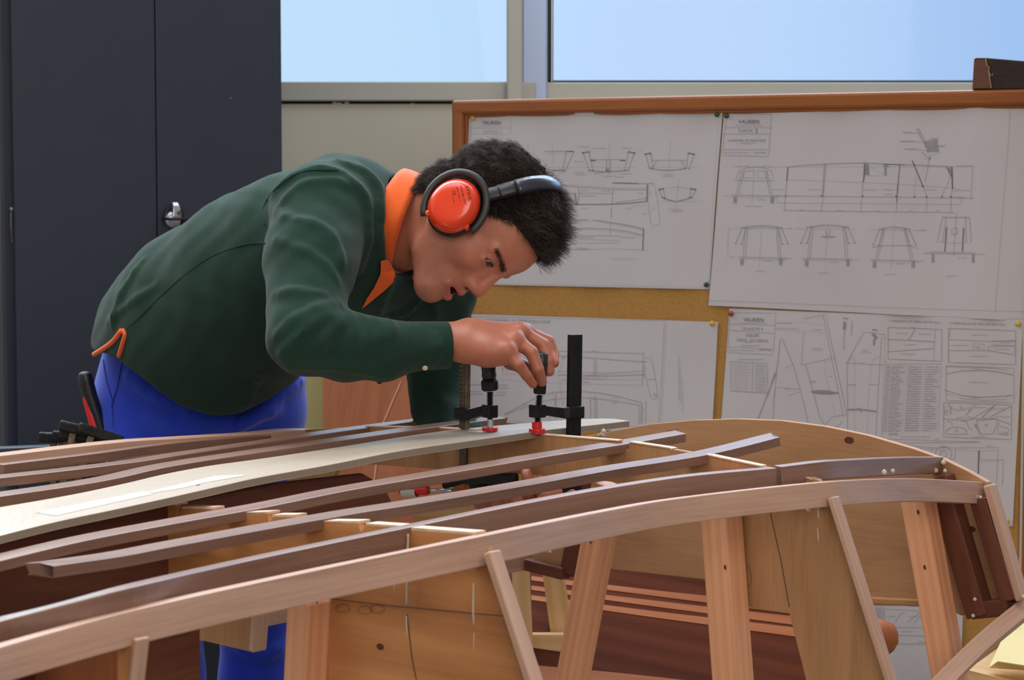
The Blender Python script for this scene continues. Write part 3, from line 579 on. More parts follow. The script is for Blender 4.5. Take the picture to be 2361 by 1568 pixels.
L += [(c((590, 105), (740, 78), (885, 770)), .9, 'ink'), (c((722, 84), (860, 780)), .8, 'ink'), (c((590, 200), (572, 425)), .8, 'ink'), (c((572, 425), (810, 375)), .8, 'ink'), (c((400, 130), (590, 128), (735, 150)), .5, 'ink_light'), (c((400, 180), (735, 200)), .5, 'ink_light'), (c((600, 420), (640, 560), (700, 800), *arcpts(785, 800, 72, 60, 180, 20, 12)), .9, 'ink'), (c((775, 360), (735, 400), (725, 440), (800, 760)), .5, 'ink_light'),
      (c((640, 612), (680, 604), (760, 606), (825, 622), (760, 628), (680, 624), (640, 612)), 2.4, 'ink'), (c((640, 612), (825, 620)), 3.2, 'ink'), (c((625, 545), (675, 535)), .9, 'ink'), (c((740, 840), (775, 790), (885, 770)), .9, 'ink'),
      (c((885, 412), (1010, 195), (1155, 215), (1150, 245)), 1.0, 'ink'), (c((885, 412), (1150, 425)), .9, 'ink'), (c((890, 412), (892, 950)), .9, 'ink'), (c((1130, 225), (1110, 560), (1090, 950)), .9, 'ink'), (c((945, 400), (940, 640), (940, 950)), .5, 'ink_light'), (c((1060, 420), (1040, 640), (1030, 950)), .5, 'ink_light'), (c((895, 412), *arcpts(905, 400, 40, 45, -60, 30, 5)), .7, 'ink'), (c((1115, 370), (1075, 385), (1060, 430)), .7, 'ink'),
      (c((890, 737), (980, 733), (1095, 748)), 3.6, 'ink'), (c((970, 720), (990, 755)), 2, 'ink'), (c((890, 562), (955, 562)), .8, 'ink'), (c((1040, 560), (1110, 562)), .8, 'ink'), (c((1065, 180), (1100, 184)), 3, 'ink'), (c((1068, 210), (1100, 240)), 6, 'ink'), (c((1080, 240), (1078, 290)), 4, 'ink'), (c((860, 100), (900, 104)), 2, 'ink'), (c((875, 125), (870, 180)), 7, 'ink'), (c((870, 180), (866, 320)), 2, 'ink_light'), (c((925, 120), (920, 220)), 2, 'ink_light'),
      (c((1155, 215), (1130, 880)), .7, 'ink_light'), (c((1162, 400), (1132, 960)), .7, 'ink')]
# cutting plans
L += rect(c, 1175, 165, 1547, 386, 14, 1.2, 'ink') + rect(c, 1595, 172, 2062, 408, 16, 1.2, 'ink')
L += [(c((1175, 248), (1495, 265)), 1.4, 'ink'), (c((1360, 180), (1315, 250)), 1.4, 'ink'), (c((1165, 335), (1490, 312)), 1.2, 'ink'), (c((1500, 180), (1490, 395)), .8, 'ink'), (c((1592, 248), (1870, 262), (2058, 255)), 1.0, 'ink'), (c((1590, 325), (1870, 325), (2052, 355)), 1.2, 'ink'), (c((1612, 180), (1592, 250)), .7, 'ink'), (c((1588, 335), (1605, 400)), .7, 'ink'), (c((1768, 278), (1764, 325)), .8, 'ink'), (c((1842, 280), (1838, 326)), .8, 'ink'), (c((1768, 278), (1842, 282)), .8, 'ink'), (c((1897, 262), (2058, 260), (2056, 292), (1895, 286), (1897, 262)), .9, 'ink'), (c((1870, 300), (1868, 326)), .9, 'ink'), (c((1870, 298), (2054, 294), (2050, 352)), .9, 'ink')]
L += rect(c, 1578, 430, 2048, 672, 18, 1.0, 'ink')
L += [(c((1580, 488), (1690, 466), (1830, 462), (1950, 475), (2040, 495)), 1.6, 'ink'), (c((1580, 440), (1800, 440), (2008, 462), (2004, 488)), .8, 'ink'), (c((1568, 598), (1680, 636), (1820, 650), (1950, 645), (2035, 636)), 1.6, 'ink'), (c((1580, 625), (1700, 660), (1850, 672), (1995, 665), (1995, 650)), .8, 'ink')]
L += rect(c, 1562, 685, 2030, 925, 20, 1.2, 'ink')
L += [(c((1605, 695), (1612, 770), *arcpts(1675, 700, 65, 40, 160, 20, 8), (1735, 750), (1762, 700)), 1.0, 'ink'), (c((1790, 700), (1715, 775), (1765, 795), (1912, 708)), 1.2, 'ink'), (c((1828, 790), (1915, 706)), 1.8, 'ink'), (c((1885, 785), (2030, 712)), 1.4, 'ink'), (c((1560, 800), (1720, 808), (1775, 800), (1900, 795), (2025, 840)), 1.2, 'ink'), (c(*arcpts(1652, 900, 75, 45, 180, 360, 12)), 1.2, 'ink'), (c((1580, 905), (1730, 905)), 1, 'ink'), (c((1585, 815), (1620, 822), (1625, 850)), 1, 'ink'), (c((1685, 815), (1725, 818), (1735, 860), (1760, 880)), 1.2, 'ink'), (c((1790, 812), (1930, 800), (1925, 850), (1900, 905), (1820, 905), (1795, 850), (1790, 812)), 1.2, 'ink'), (c((1775, 830), (1810, 910)), 1.2, 'ink'), (c((1945, 820), (1930, 905), (2000, 915), (2015, 870), (1950, 850)), 1.0, 'ink'), (c((1600, 700), (1572, 720), (1568, 770), (1600, 775)), .8, 'ink')]
# nomenclature table
for i in range(27):
    y = 432+i*17
    L.append((c((1165-i*.6, y), (1555-i*1.2, y+10)), .5, 'ink_light'))
    R = random.Random(i)
    for x0, w in ((1165, 18), (1195, R.uniform(50, 100)), (1318, 62), (1385, 25), (1440, R.uniform(40, 100))):
        L += scrib(c, x0-i*.9, y+9, w, 11, None, 'ink', .9)
for x in (1185, 1315, 1380, 1430, 1545): L.append((c((x, 432), (x-22, 890)), .6, 'ink_light'))
for x, y, w in ((405, 135, 105), (405, 172, 150), (635, 182, 80), (650, 308, 60), (640, 322, 82), (995, 322, 45), (985, 338, 80), (985, 410, 30), (1225, 205, 85), (1385, 212, 90), (1280, 286, 90), (1270, 352, 95), (1325, 166, 40), (1755, 218, 110), (1618, 290, 120), (1780, 300, 35), (1775, 310, 50), (1905, 316, 115), (1948, 272, 80), (1745, 366, 115), (1745, 450, 85), (1738, 546, 130), (1735, 654, 90), (1780, 722, 75), (1900, 732, 85), (1915, 786, 105), (1645, 792, 100), (1945, 905, 55), (1955, 895, 50), (1170, 420, 380), (1265, 925, 200), (1500, 940, 30), (1495, 965, 35), (1860, 985, 25), (640, 545, 25), (905, 562, 30), (760, 505, 25), (460, 590, 35), (1760, 925, 90)):
    L += scrib(c, x, y, w, 9, None, 'ink')
for x, y in ((1685, 720), (1585, 748), (1652, 880), (1855, 845), (1785, 850)): L += [(c(*arcpts(x, y, 9, 9, 0, 360, 10)), .9, 'ink')]
# boom drawing
L += [(c((1165, 940), (1810, 960)), .8, 'ink'), (c((1205, 968), (1810, 962)), .8, 'ink'), (c((1160, 975), (1470, 1000), (1935, 1000)), .8, 'ink'), (c((1210, 1000), (1805, 1022), (1930, 1020)), .7, 'ink_light'), (c((1805, 1020), (1800, 1220)), 2.4, 'ink_dark'), (c((1475, 998), (1470, 1075)), .8, 'ink'), (c((1645, 1008), (1640, 1075)), .9, 'ink'), (c(*arcpts(1560, 1045, 58, 55, 150, 390, 16)), 1.1, 'ink'), (c(*arcpts(1558, 1048, 24, 26, 0, 360, 16)), 1.2, 'ink'), (c((1545, 1000), (1560, 988), (1575, 1000)), 1.2, 'ink'), (c((1500, 1080), (1640, 1080)), .9, 'ink'), (c((1815, 1000), (1812, 1085), (1975, 1085), (1968, 1265)), .8, 'ink'), (c((1800, 1258), (1925, 1260), (1920, 1295)), .8, 'ink'), (c((1938, 1000), (1925, 1260)), .8, 'ink'), (c((1810, 1100), (1960, 1088)), .6, 'ink_light')]
sheet([(1683, 711), (2361, 737), (2336, 1213), (1650, 1195)], (196, .9, .0045), L, [('VAURIEN', 1715, 741, 9, 48, .02, 'ink_dark'), ('PLANCHE 4', 1715, 761, 7, 46, .02, 'ink'), ('VOILURE', 1720, 775, 7, 32, .02, 'ink'), ('DERIVE - GOUVERNAIL', 1700, 787, 7, 75, .03, 'ink'),
       ('4 PANNEAU DE 2300x1300 EN 4mm', 2053, 742, 5, 116, .03, 'ink'), ('3 PANNEAUX DE 350x1300 EN 5 mm', 2193, 747, 5, 126, .03, 'ink'), ('BOME', 2052, 1003, 6, 20, .02, 'ink')],
      [(1688, 723, 'red'), (2350, 746, 'yellow'), (2323, 1201, 'yellow')], 'creased white boat plan crowded with cutting diagrams, pinned lower right on the board', 'drawing pin in a corner of the crowded lower right plan')
# ---- sheet 5 (under the transom)
c = cv(1750, 950, 2.537); L = []
L += rect(c, 640, 1130, 735, 1255, 0, .7, 'ink')
for i in range(14): L += scrib(c, 665, 1145+i*9, 62, 8, None, 'ink', .8)
L += [(c((745, 1150), (1010, 1165)), .8, 'ink'), (c((738, 1150), (735, 1260)), .8, 'ink'), (c((800, 1230), (835, 1175), (860, 1175)), 1, 'ink'), (c((870, 1230), (960, 1160)), 1.0, 'ink'), (c((745, 1255), (1000, 1262)), .9, 'ink'), (c((750, 1300), (1010, 1310)), .9, 'ink'), (c((750, 1350), (1020, 1358)), .9, 'ink'), (c((748, 1300), (748, 1355)), .9, 'ink'), (c((905, 1235), (955, 1185), (965, 1230)), 1, 'ink')] + scrib(c, 755, 1192, 50, 9, None, 'ink') + scrib(c, 880, 1195, 90, 9, None, 'ink') + scrib(c, 840, 1282, 70, 9, None, 'ink') + scrib(c, 935, 1345, 60, 9, None, 'ink')
sheet([(1985, 1396), (2222, 1396), (2214, 1660), (1960, 1660)], (120, .3, .004), L, [], [], 'lowest white plan on the board, seen under the transom of the boat', '')
# wooden block standing on the board frame
blk = thing('wooden_block', bw(s_of(2305), zT, .0), 'dark stained wooden block standing on top of the pin board frame', 'block')
P = [bd(x, y, .012) for x, y in ((2245, 207), (2249, 137), (2253, 134), (2278, 134), (2361, 141), (2470, 152), (2470, 205))]
P = [q.copy() for q in P]
P[0][2] = zT+.0005; P[-1][2] = zT+.0005
extrude('body', P, -BN*.03, wood('dark_wood', [(36, 22, 18), (54, 38, 32), (62, 46, 40)], 6, 40, .6), blk, grain=(1, 0, 0), bv=.003)
P = [bd(x, y, .0135) for x, y in ((2246, 205), (2250, 139), (2276, 138), (2281, 153), (2285, 160), (2285, 168), (2290, 203))]
P[0][2] = P[-1][2] = zT+.003
extrude('bare_end', P, -BN*.0014, wood('dark_wood_bare', [(84, 52, 40), (110, 72, 56), (126, 86, 66)], 30, 30, .7), blk, grain=(0, 0, 1))
mesh('frayed_edge', *tube([bd(x, y, .0145) for x, y in ((2277, 136), (2280, 152), (2285, 155), (2284, 165), (2290, 204))], .0005, 5), MT['ply_edge'], blk)
mesh('frayed_edge', *tube([bd(x, y, .014) for x, y in ((2293, 170), (2292, 175), (2288, 175), (2286, 168))], .0004, 5), MT['ply_edge'], blk)

# ------------------------------------------------------------------ the dinghy hull, upside down on its building jig
VT, V1, V2, V3 = -.47, 0.0, .62, 1.04
boat = thing('dinghy_hull_frame', hull(0, .2, .55), 'unplanked wooden dinghy hull frame of battens and plywood bulkheads, built upside down', 'boat')
MT['oku_tr'] = wood('okoume_transom', [(154, 110, 74), (178, 132, 92), (196, 150, 108)], 2.5, 60, .55, knots=())
def station(name, v, px, mat, th=.009, z_grain=(0, 0, 1), parent=boat, label=None, bv=.0008):
    o = extrude(name, [hv(x, y, v) for x, y in px], -HA*th, mat, parent, grain=z_grain, bv=bv)
    if label: o['label'] = label
    return o
def uvof(px, py, v): p = hv(px, py, v); return p@UPZ, 0
# station 1 (under the clamps)
F1top = [(690, 991), (824, 985), (826, 1000), (848, 1001), (850, 985), (978, 986), (980, 1002), (1004, 1004), (1006, 988), (1110, 993), (1240, 1003), (1340, 1010), (1425, 1018), (1427, 1035), (1449, 1037), (1451, 1021), (1540, 1034), (1598, 1044), (1600, 1061), (1626, 1064), (1628, 1050), (1690, 1061), (1755, 1076), (1800, 1085), (1885, 1106), (1910, 1142)]
f1 = station('bulkhead', V1, F1top + [(2046, 1556), (2100, 1720), (1905, 1720), (1858, 1568), (1819, 1412), (1704, 1398), (1640, 1388), (1640, 1120), (1600, 1118), (1432, 1113), (1200, 1092), (994, 1081), (880, 1072), (780, 1068), (735, 1210), (640, 1395), (606, 1390), (640, 1200), (684, 1010)], MT['okoume'])
def capstrip(v, pts, w, mat, name, parent, h=.004, lift=.0):
    P = [hv(x, y, v) for x, y in pts]; P = catmull(P, 4) if len(P) > 2 else np.array(P)
    V = []; F = []
    for i, p in enumerate(P):
        p = p + UPZ*lift; V += [p - HA*(-.0), p - HA*w, p - HA*w - UPZ*h, p - UPZ*h]
    for i in range(len(P)-1):
        for k in range(4): a = 4*i+k; b = 4*i+(k+1) % 4; F.append((a, b, b+4, a+4))
    F += [(3, 2, 1, 0), tuple(4*(len(P)-1)+k for k in range(4))]
    return mesh(name, V, F, mat, parent, grain=HT)
for seg in ([(1450, 1020), (1542, 1034), (1546, 1039)], [(1627, 1049), (1755, 1076)], [(1800, 1084), (1872, 1106)], [(1250, 1003), (1425, 1017)], [(1000, 987), (1100, 992)], [(842, 984), (985, 986)]):
    capstrip(V1+.001, seg, .0115, MT['ply_edge'], 'plywood_edge', f1, .0016, .0012)
# station 2
F2top = [(-120, 1132), (-40, 1140), (-36, 1156), (14, 1160), (20, 1146), (98, 1143), (103, 1158), (112, 1148), (200, 1150), (300, 1158), (404, 1164), (411, 1186), (420, 1172), (490, 1174), (492, 1190), (540, 1194), (542, 1181), (616, 1184), (621, 1204), (629, 1191), (686, 1193), (688, 1208), (738, 1212), (740, 1201), (825, 1206), (832, 1226), (842, 1211), (930, 1217), (936, 1236), (948, 1221), (1090, 1231), (1122, 1262)]
f2 = station('bulkhead', V2, F2top + [(1235, 1568), (1290, 1720), (757, 1720), (757, 1400), (745, 1372), (600, 1362), (400, 1352), (200, 1330), (60, 1300), (-120, 1280)], MT['okoume_warm'], z_grain=HT)
for seg in ([(22, 1146), (62, 1140), (98, 1143)], [(112, 1148), (160, 1146)], [(352, 1168), (405, 1164)], [(420, 1172), (490, 1174)], [(560, 1186), (618, 1184)], [(628, 1191), (680, 1191)], [(752, 1205), (826, 1206)], [(842, 1211), (930, 1217)], [(948, 1221), (1092, 1232)]):
    capstrip(V2+.0, seg, .018, MT['ply_edge'], 'plywood_edge', f2, .003, .0022)
# station 3 (lower left corner)
f3 = station('bulkhead', V3, [(-160, 1500), (0, 1480), (325, 1464), (318, 1568), (300, 1720), (-160, 1720)], MT['ply_orange'])
beam('jig_cleat', hv(300, 1478, V3+.01), hv(296, 1720, V3+.01), .022, .012, HT, MT['okoume_warm'], f3)
# transom and its doubling frame
ft = station('transom', VT, [(2275, 1112), (2230, 1086), (2172, 1058), (2100, 1033), (2000, 1004), (1900, 983), (1800, 970), (1700, 966), (1600, 969), (1500, 978), (1420, 992), (1340, 1008), (1285, 1020), (1250, 1150), (1218, 1288), (1326, 1322), (1352, 1306), (1628, 1337), (2010, 1378), (2160, 1388), (2216, 1420), (2352, 1388)], MT['oku_tr'], .012, HT)
def fr(name, a, b, w, d, mat, off=0.0, parent=ft, v=VT): return beam(name, hv(*a, v+off), hv(*b, v+off), w, d, HT, mat, parent)
fr('frame_strut', (2168, 1100), (2262, 1420), .034, .026, MT['mahogany_dark'], .014)
fr('frame_strut', (2262, 1150), (2334, 1384), .026, .024, MT['mahogany_dark'], .013)
o = beam('frame_rail', hv(2246, 1407, VT+.013), hv(2330, 1398, VT+.013), .024, .024, UPZ, MT['mahogany_dark'], ft)
o = beam('outer_post', hv(2282, 1118, VT+.016), hv(2358, 1384, VT+.016), .013, .018, HT, MT['mahogany_gun'], ft)
fr('frame_strut', (1362, 1080), (1316, 1322), .030, .026, MT['mahogany_dark'], .014)
beam('frame_rail', hv(1218, 1300, VT+.02), hv(1306, 1322, VT+.02), .020, .024, UPZ, MT['mahogany_dark'], ft)
beam('doubler', hv(2010, 1384, VT+.002), hv(2150, 1391, VT+.002), .010, .016, UPZ, MT['okoume'], ft)
def qs(x, y, an):       # point of a batten seen along a sight line, its plan curve being u = a quadratic in v
    c_ = np.polyfit([k for k, _ in an], [v for _, v in an], min(2, len(an)-1)); lo, hi = -.9, 1.7
    for _ in range(40):
        m = (lo+hi)/2
        if (hv(x, y, m)-HO)@HT > np.polyval(c_, m): hi = m
        else: lo = m
    return hv(x, y, m)
AD = ((-.2, .145), (0, .157), (.62, .085), (1.0, .06)); AC = ((-.2, .30), (0, .286), (.62, .225), (1.0, .20)); AG = ((-.2, -.235), (0, -.21), (.75, -.19)); AH = ((-.15, -.365), (0, -.356), (.64, -.35)); AI = ((-.15, -.50), (0, -.50), (.55, -.495))
AE1 = ((-.35, -.172), (0, -.158), (.82, -.09)); AE2 = ((-.25, -.030), (0, .0), (.9, .035))
# battens ----------------------------------------------------------
q = hv
strip('chine_batten', [q(-150, 1537, 1.30), q(0, 1492, 1.185), q(329, 1402, V3), q(760, 1308, .80), q(1120, 1234, V2), q(1400, 1177, .36), q(1594, 1145, .20), q(1916, 1110, V1), q(2105, 1103, -.26), q(2278, 1112, VT-.015)], .020, .031, MT['mahogany_gun'], boat, tilt=-.12, align=1)
strip('chine_batten', [q(-150, 1478, 1.27), q(0, 1433, 1.155), q(305, 1354, V3), q(600, 1287, .83), q(947, 1215, V2), q(1200, 1163, .43), q(1400, 1126, .28), q(1594, 1097, .16), q(1791, 1079, .04)], .016, .026, MT['mahogany'], boat, align=1)
strip('chine_batten', [q(1802, 1076, .035), q(1900, 1064, -.03), q(1967, 1060, -.12), q(2080, 1055, -.3), q(2176, 1054, VT-.005)], .016, .024, MT['mahogany'], boat, align=1)
Cs = strip('stringer', [qs(78, 1304, AC), qs(255, 1279, AC), qs(383, 1255, AC), qs(600, 1215, AC), qs(800, 1180, AC), qs(955, 1156, AC), qs(1200, 1115, AC), qs(1400, 1079, AC), qs(1614, 1045, AC), qs(1799, 1000, AC)], .034, .012, MT['mahogany'], boat, cut0=.06, cut1=.03, n=8)
strip('stringer', [qs(-100, 1309, AD), qs(0, 1284, AD), qs(179, 1242, AD), qs(383, 1203, AD), qs(600, 1164, AD), qs(800, 1124, AD), qs(1073, 1078, AD), qs(1250, 1048, AD), qs(1440, 1018, AD), qs(1578, 994, AD)], .034, .012, MT['mahogany'], boat, cut1=.06, n=8)
strip('stringer', [qs(-100, 1155, AG), qs(0, 1139, AG), qs(153, 1117, AG), qs(255, 1099, AG), qs(383, 1071, AG), qs(600, 1038, AG), qs(760, 1015, AG), qs(994, 981, AG), qs(1166, 960, AG)], .034, .012, MT['mahogany'], boat, cut1=.02, n=8)
strip('stringer', [qs(-100, 1110, AH), qs(0, 1098, AH), qs(153, 1081, AH), qs(306, 1062, AH), qs(408, 1046, AH), qs(600, 1018, AH), qs(790, 990, AH), qs(982, 965, AH)], .030, .012, MT['mahogany'], boat, cut1=.02, n=8)
strip('chine_batten', [qs(-100, 1060, AI), qs(0, 1047, AI), qs(255, 1018, AI), qs(408, 1008, AI), qs(560, 999, AI), q(690, 989, V1), q(860, 1000, -.15), q(1060, 1010, -.3), q(1290, 1022, VT)], .030, .026, MT['mahogany_gun'], boat, n=8)
strip('chine_batten', [q(0, 1070, .58), q(200, 1046, .44), q(400, 1020, .27), q(560, 1006, .13), q(660, 999, .02)], .016, .012, MT['mahogany'], boat, n=6)
# gunwales
strip('gunwale', [q(2346, 1392, VT+.0), q(2240, 1480, -.36), q(2130, 1590, -.24), q(2040, 1700, -.14)], .024, .024, MT['mahogany_gun'], boat, tilt=-.9)
strip('gunwale', [q(1226, 1278, VT), q(1150, 1292, -.40), q(900, 1345, -.15), q(640, 1400, .12), q(500, 1428, .22), q(330, 1478, .36)], .030, .026, MT['mahogany_gun'], boat, align=1)
# struts of the bulkheads (solid edges)
beam('side_strut', q(1921, 1146, V1+.008), q(2064, 1600, V1+.008), .009, .016, HT, MT['mahogany_gun'], boat)
beam('side_strut', q(1134, 1272, V2+.010), q(1244, 1610, V2+.010), .010, .018, HT, MT['mahogany_gun'], boat)
beam('side_strut', q(326, 1470, V3+.010), q(308, 1620, V3+.010), .006, .016, HT, MT['mahogany_gun'], boat)
# centre case: long dark boards between station 2 and the clamped plank
def cs(u, v, z): return hull(u, v, z)
CU = -.045
P = [cs(CU, 1.35, .77), cs(CU, 1.35, .846), cs(CU, .95, .866), cs(CU, V2+.02, .881), cs(CU, .45, .889), cs(CU, .30, .887), cs(CU, .262, .866), cs(CU, .25, .845), cs(CU, .262, .825), cs(CU, .35, .80), cs(CU, V2, .78), cs(CU, .95, .75)]
extrude('centre_case', P, HT*.012, MT['mahogany_dark'], boat, grain=HA, bv=.002)
station('case_end', .47, [(428, 1330), (600, 1330), (604, 1396), (585, 1505), (437, 1470)], MT['okoume'], .010)
beam('case_post', q(606, 1340, .475), q(594, 1500, .475), .010, .022, HT, MT['mahogany_gun'], boat)
# longitudinal dark side panel at lower left, inside the hull
P = [cs(.36, 1.45, .70), cs(.36, 1.45, .84), cs(.30, 1.0, .845), cs(.25, .80, .84), cs(.25, .80, .70)]
extrude('inner_side', P, -HT*.009, MT['mahogany_dark'], boat, grain=HA, bv=.001)
# glue runs
glue = []
for v, pts, r in ((V2, [(941, 1232), (940, 1262), (937, 1275), (938, 1330), (937, 1395)], .0024), (V2, [(1092, 1345), (1091, 1400), (1092, 1440)], .0018), (V2, [(910, 1330), (909, 1362)], .0012), (V2, [(937, 1420), (938, 1470)], .0012), (V2, [(1093, 1460), (1092, 1500)], .0008),
                  (V1, [(1889, 1165), (1886, 1180), (1887, 1195)], .0016), (V1, [(1885, 1218), (1886, 1234), (1887, 1250)], .0014)):
    P = [hv(x, y, v+.0095) for x, y in pts]; P = catmull(P, 4); rr = np.array([r*.7*(.5+.5*math.sin(math.pi*(i+.6)/(len(P)+.2))) for i in range(len(P))]); glue.append(tube(P, rr, 6))
for x, y, v, r in ((1866, 1174, V1+.01, .0036), (1893, 1152, V1+.012, .005), (1898, 1158, V1+.012, .004), (1878, 1151, V1+.012, .003), (2252, 1144, VT+.02, .004), (2262, 1146, VT+.02, .003), (2158, 1084, VT+.03, .004), (2180, 1085, VT+.02, .003), (2176, 1066, VT+.01, .004), (2249, 1381, VT+.03, .003), (2245, 1419, VT+.03, .003), (2040, 1088, -.2, .004), (2060, 1085, -.22, .003), (1770, 1112, V1+.012, .005), (1760, 1111, V1+.012, .004), (1252, 1262, VT+.03, .0045), (1262, 1268, VT+.03, .004), (1270, 1272, VT+.03, .003), (1218, 1292, VT+.0, .005), (1216, 1284, VT+.0, .003), (1391, 1000, -.1, .005), (1393, 994, -.1, .004), (1383, 1004, -.1, .003), (2361, 1375, VT+.03, .003)):
    p = hv(x, y, v); glue.append(lathe([(0, r*.2), (r*.5, r), (r*1.2, r*.9), (r*1.9, r*.2)], p+HA*.001-UPZ*r, p+HA*.002+UPZ*r, 8))
o = mesh('glue_run', *join(glue), MT['white_glue'], boat, smooth=True); o['label'] = 'runs and blobs of white glue at the joints'; o['kind'] = 'stuff'
# pencil lines on the bulkhead
MT['pencil'] = plain('pencil', (74, 52, 44), .7)
pl = []
for v, pts in ((V2, [(745, 1378), (900, 1396), (1165, 1421)]), (V2, [(938, 1415), (950, 1520), (960, 1568)]), (V1, [(1770, 1155), (1800, 1290), (1820, 1400)]), (V1, [(1752, 1080), (1753, 1100)])):
    pl.append(tube([hv(x, y, v+.0005) for x, y in pts], .00045, 4))
for cx_, cy_ in ((790, 1402), (842, 1406), (870, 1404)): pl.append(tube([hv(cx_+17*math.cos(a), cy_+9*math.sin(a), V2+.0004) for a in np.linspace(0, 6.28, 20)], .0002, 4))
pl.append(tube([hv(1722+10*math.cos(a)*(1+.2*math.sin(2*a)), 1328+26*math.sin(a), V1+.0004) for a in np.linspace(0, 6.28, 24)], .0002, 4))
for p_ in pl: mesh('pencil_mark', *p_, MT['pencil'], boat)
MT['knot'] = plain('knot', (84, 46, 28), .6, noise_amt=.3, nscale=300)
def knots(parent, spec, n_, name='knot'):
    ps = []
    for p, r, g in spec:
        e1 = norm(np.cross(n_, g)); V = [p + n_*.0004]
        for k in range(14): a = 2*math.pi*k/14; V.append(p + n_*.0003 + (norm(g)*math.cos(a)*1.5 + e1*math.sin(a))*r*(1+.05*math.sin(2*a+1)))
        mesh(name, V, [(0, k+1, (k+1) % 14+1) for k in range(14)], MT['knot'], parent)
knots(ft, [(hv(1958, 1015, VT+.0), .0055, HT), (hv(2240, 1220, VT+.0), .0045, HT)], HA)
knots(f2, [(hv(877, 1491, V2), .0038, HT)], HA)

# ------------------------------------------------------------------ jig posts that carry the hull
def post(top, bot, v, w, d, mat, label, knotpx=(), extra=0):
    a = hv(*top, v); b = hv(*bot, v); dz = (a[2]-.0)/(a[2]-b[2]); g = a + (b-a)*dz
    r = thing('jig_post', g, label, 'post', 'timber posts of the building jig')
    beam('post', g, a, w, d, HT, mat, r, bv=.003)
    f_ = norm(a-g)
    if knotpx: knots(r, [(hv(x, y, v+d/2+.0005), kr, f_) for x, y, kr in knotpx], HA)
    return r
post((714, 1378), (704, 1568), V2+.032, .036, .034, MT['pine_red'], 'upright timber post in front of the nearest broad bulkhead, its square top under the batten', [(720, 1383, .002), (731, 1384, .0025)])
post((1404, 1116), (1320, 1568), V1-.03, .040, .03, MT['pine_red'], 'timber post leaning to the right below the clamps, with one knot near its top', [(1362, 1248, .0022)])
post((1656, 1090), (1690, 1568), V1+.024, .042, .036, MT['pine_red'], 'near-vertical timber post right of the leaning one, in front of the bulkhead', [(1672, 1308, .002)])
post((2112, 1120), (2190, 1568), VT+.055, .040, .034, MT['pine_red'], 'timber post in front of the transom with two dark knots', [(2117, 1181, .0022), (2132, 1308, .0022)])
post((722, 1000), (716, 1500), V1-.03, .028, .03, MT['pine_red'], 'far timber post seen between the battens under the man\'s elbow')
# ------------------------------------------------------------------ clamped centre plank
E1 = [qs(-150, 1206, AE1), qs(0, 1178, AE1), qs(163, 1149, AE1), qs(281, 1124, AE1), qs(383, 1100, AE1), qs(485, 1081, AE1), qs(600, 1065, AE1), qs(760, 1041, AE1), qs(994, 1004, AE1), qs(1152, 987, AE1), qs(1300, 975, AE1), qs(1400, 971, AE1), qs(1451, 976, AE1)]
E2 = [qs(-150, 1284, AE2), qs(0, 1244, AE2), qs(128, 1212, AE2), qs(255, 1185, AE2), qs(383, 1157, AE2), qs(510, 1128, AE2), qs(600, 1108, AE2), qs(760, 1079, AE2), qs(923, 1047, AE2), qs(1100, 1021, AE2), qs(1246, 1000, AE2), qs(1380, 985, AE2), qs(1449, 977, AE2)]
A = catmull(E1, 6); Bc = catmull(E2, 6); V = []; F = []; UVp = []
Bc = np.array([Bc[int(round(i*(len(Bc)-1)/(len(A)-1)))] if 0 else (lambda t: Bc[int(t)]*(1-t%1)+Bc[min(int(t)+1, len(Bc)-1)]*(t%1))(i*(len(Bc)-1)/(len(A)-1)) for i in range(len(A))])
for i in range(len(A)):
    a_ = A[i] + UPZ*.004; b_ = Bc[i] + UPZ*.004; n_ = -UPZ*.009; V += [a_, b_, b_+n_, a_+n_]
for i in range(len(A)-1):
    F += [(4*i, 4*i+4, 4*i+1), (4*i+4, 4*i+5, 4*i+1)]
    for k in range(1, 4): a = 4*i+k; b = 4*i+(k+1) % 4; F.append((a, a+4, b+4, b))
F += [(0, 1, 2, 3), tuple(4*(len(A)-1)+k for k in (3, 2, 1, 0))]
pk = thing('clamped_plank', A.mean(0), 'long pale plywood plank clamped along the middle of the hull, thin layers at its edge', 'plank')
pko = mesh('plank', V, F, MT['birch'], pk, grain=HA, smooth=True); es = pko.modifiers.new('edges', 'EDGE_SPLIT'); es.split_angle = math.radians(40)
for j in range(4):       # dark glue lines of the plies on the near edge and the end
    zz = -.0018*(j+1)+.004
    V = []; F = []
    Pj = list(Bc) + [A[-1]]
    for i, p in enumerate(Pj):
        g = norm(np.cross((Pj[min(i+1, len(Pj)-1)]-Pj[max(i-1, 0)]), UPZ)); g = g if g@HT > 0 else -g
        V += [p + UPZ*(zz+.0003) + g*.0003, p + UPZ*(zz-.0003) + g*.0003]
    for i in range(len(Pj)-1): F.append((2*i, 2*i+1, 2*i+3, 2*i+2))
    mesh('glue_line', V, F, MT.setdefault('glue_line', plain('ply_glue_line', (112, 92, 80), .7)), pk)
P = []
def on_plank(x, y):
    r = ray(x, y); up4 = UPZ*.004; last = None
    for i in range(len(A)-1):
        for a_, b_, c_ in ((A[i], A[i+1], Bc[i]), (A[i+1], Bc[i+1], Bc[i])):
            a_, b_, c_ = a_+up4, b_+up4, c_+up4; n_ = np.cross(b_-a_, c_-a_); k = ((a_-CAM)@n_)/(r@n_); p = CAM+r*k
            w = [np.cross(v-u_, p-u_)@n_/(n_@n_) for u_, v in ((a_, b_), (b_, c_), (c_, a_))]
            if min(w) > -.02: return p
            if last is None or min(w) > last[0]: last = (min(w), p)
    return last[1]
MT['sanded'] = plain('filler_patch', (196, 190, 180), .6, noise_amt=.04, nscale=40)
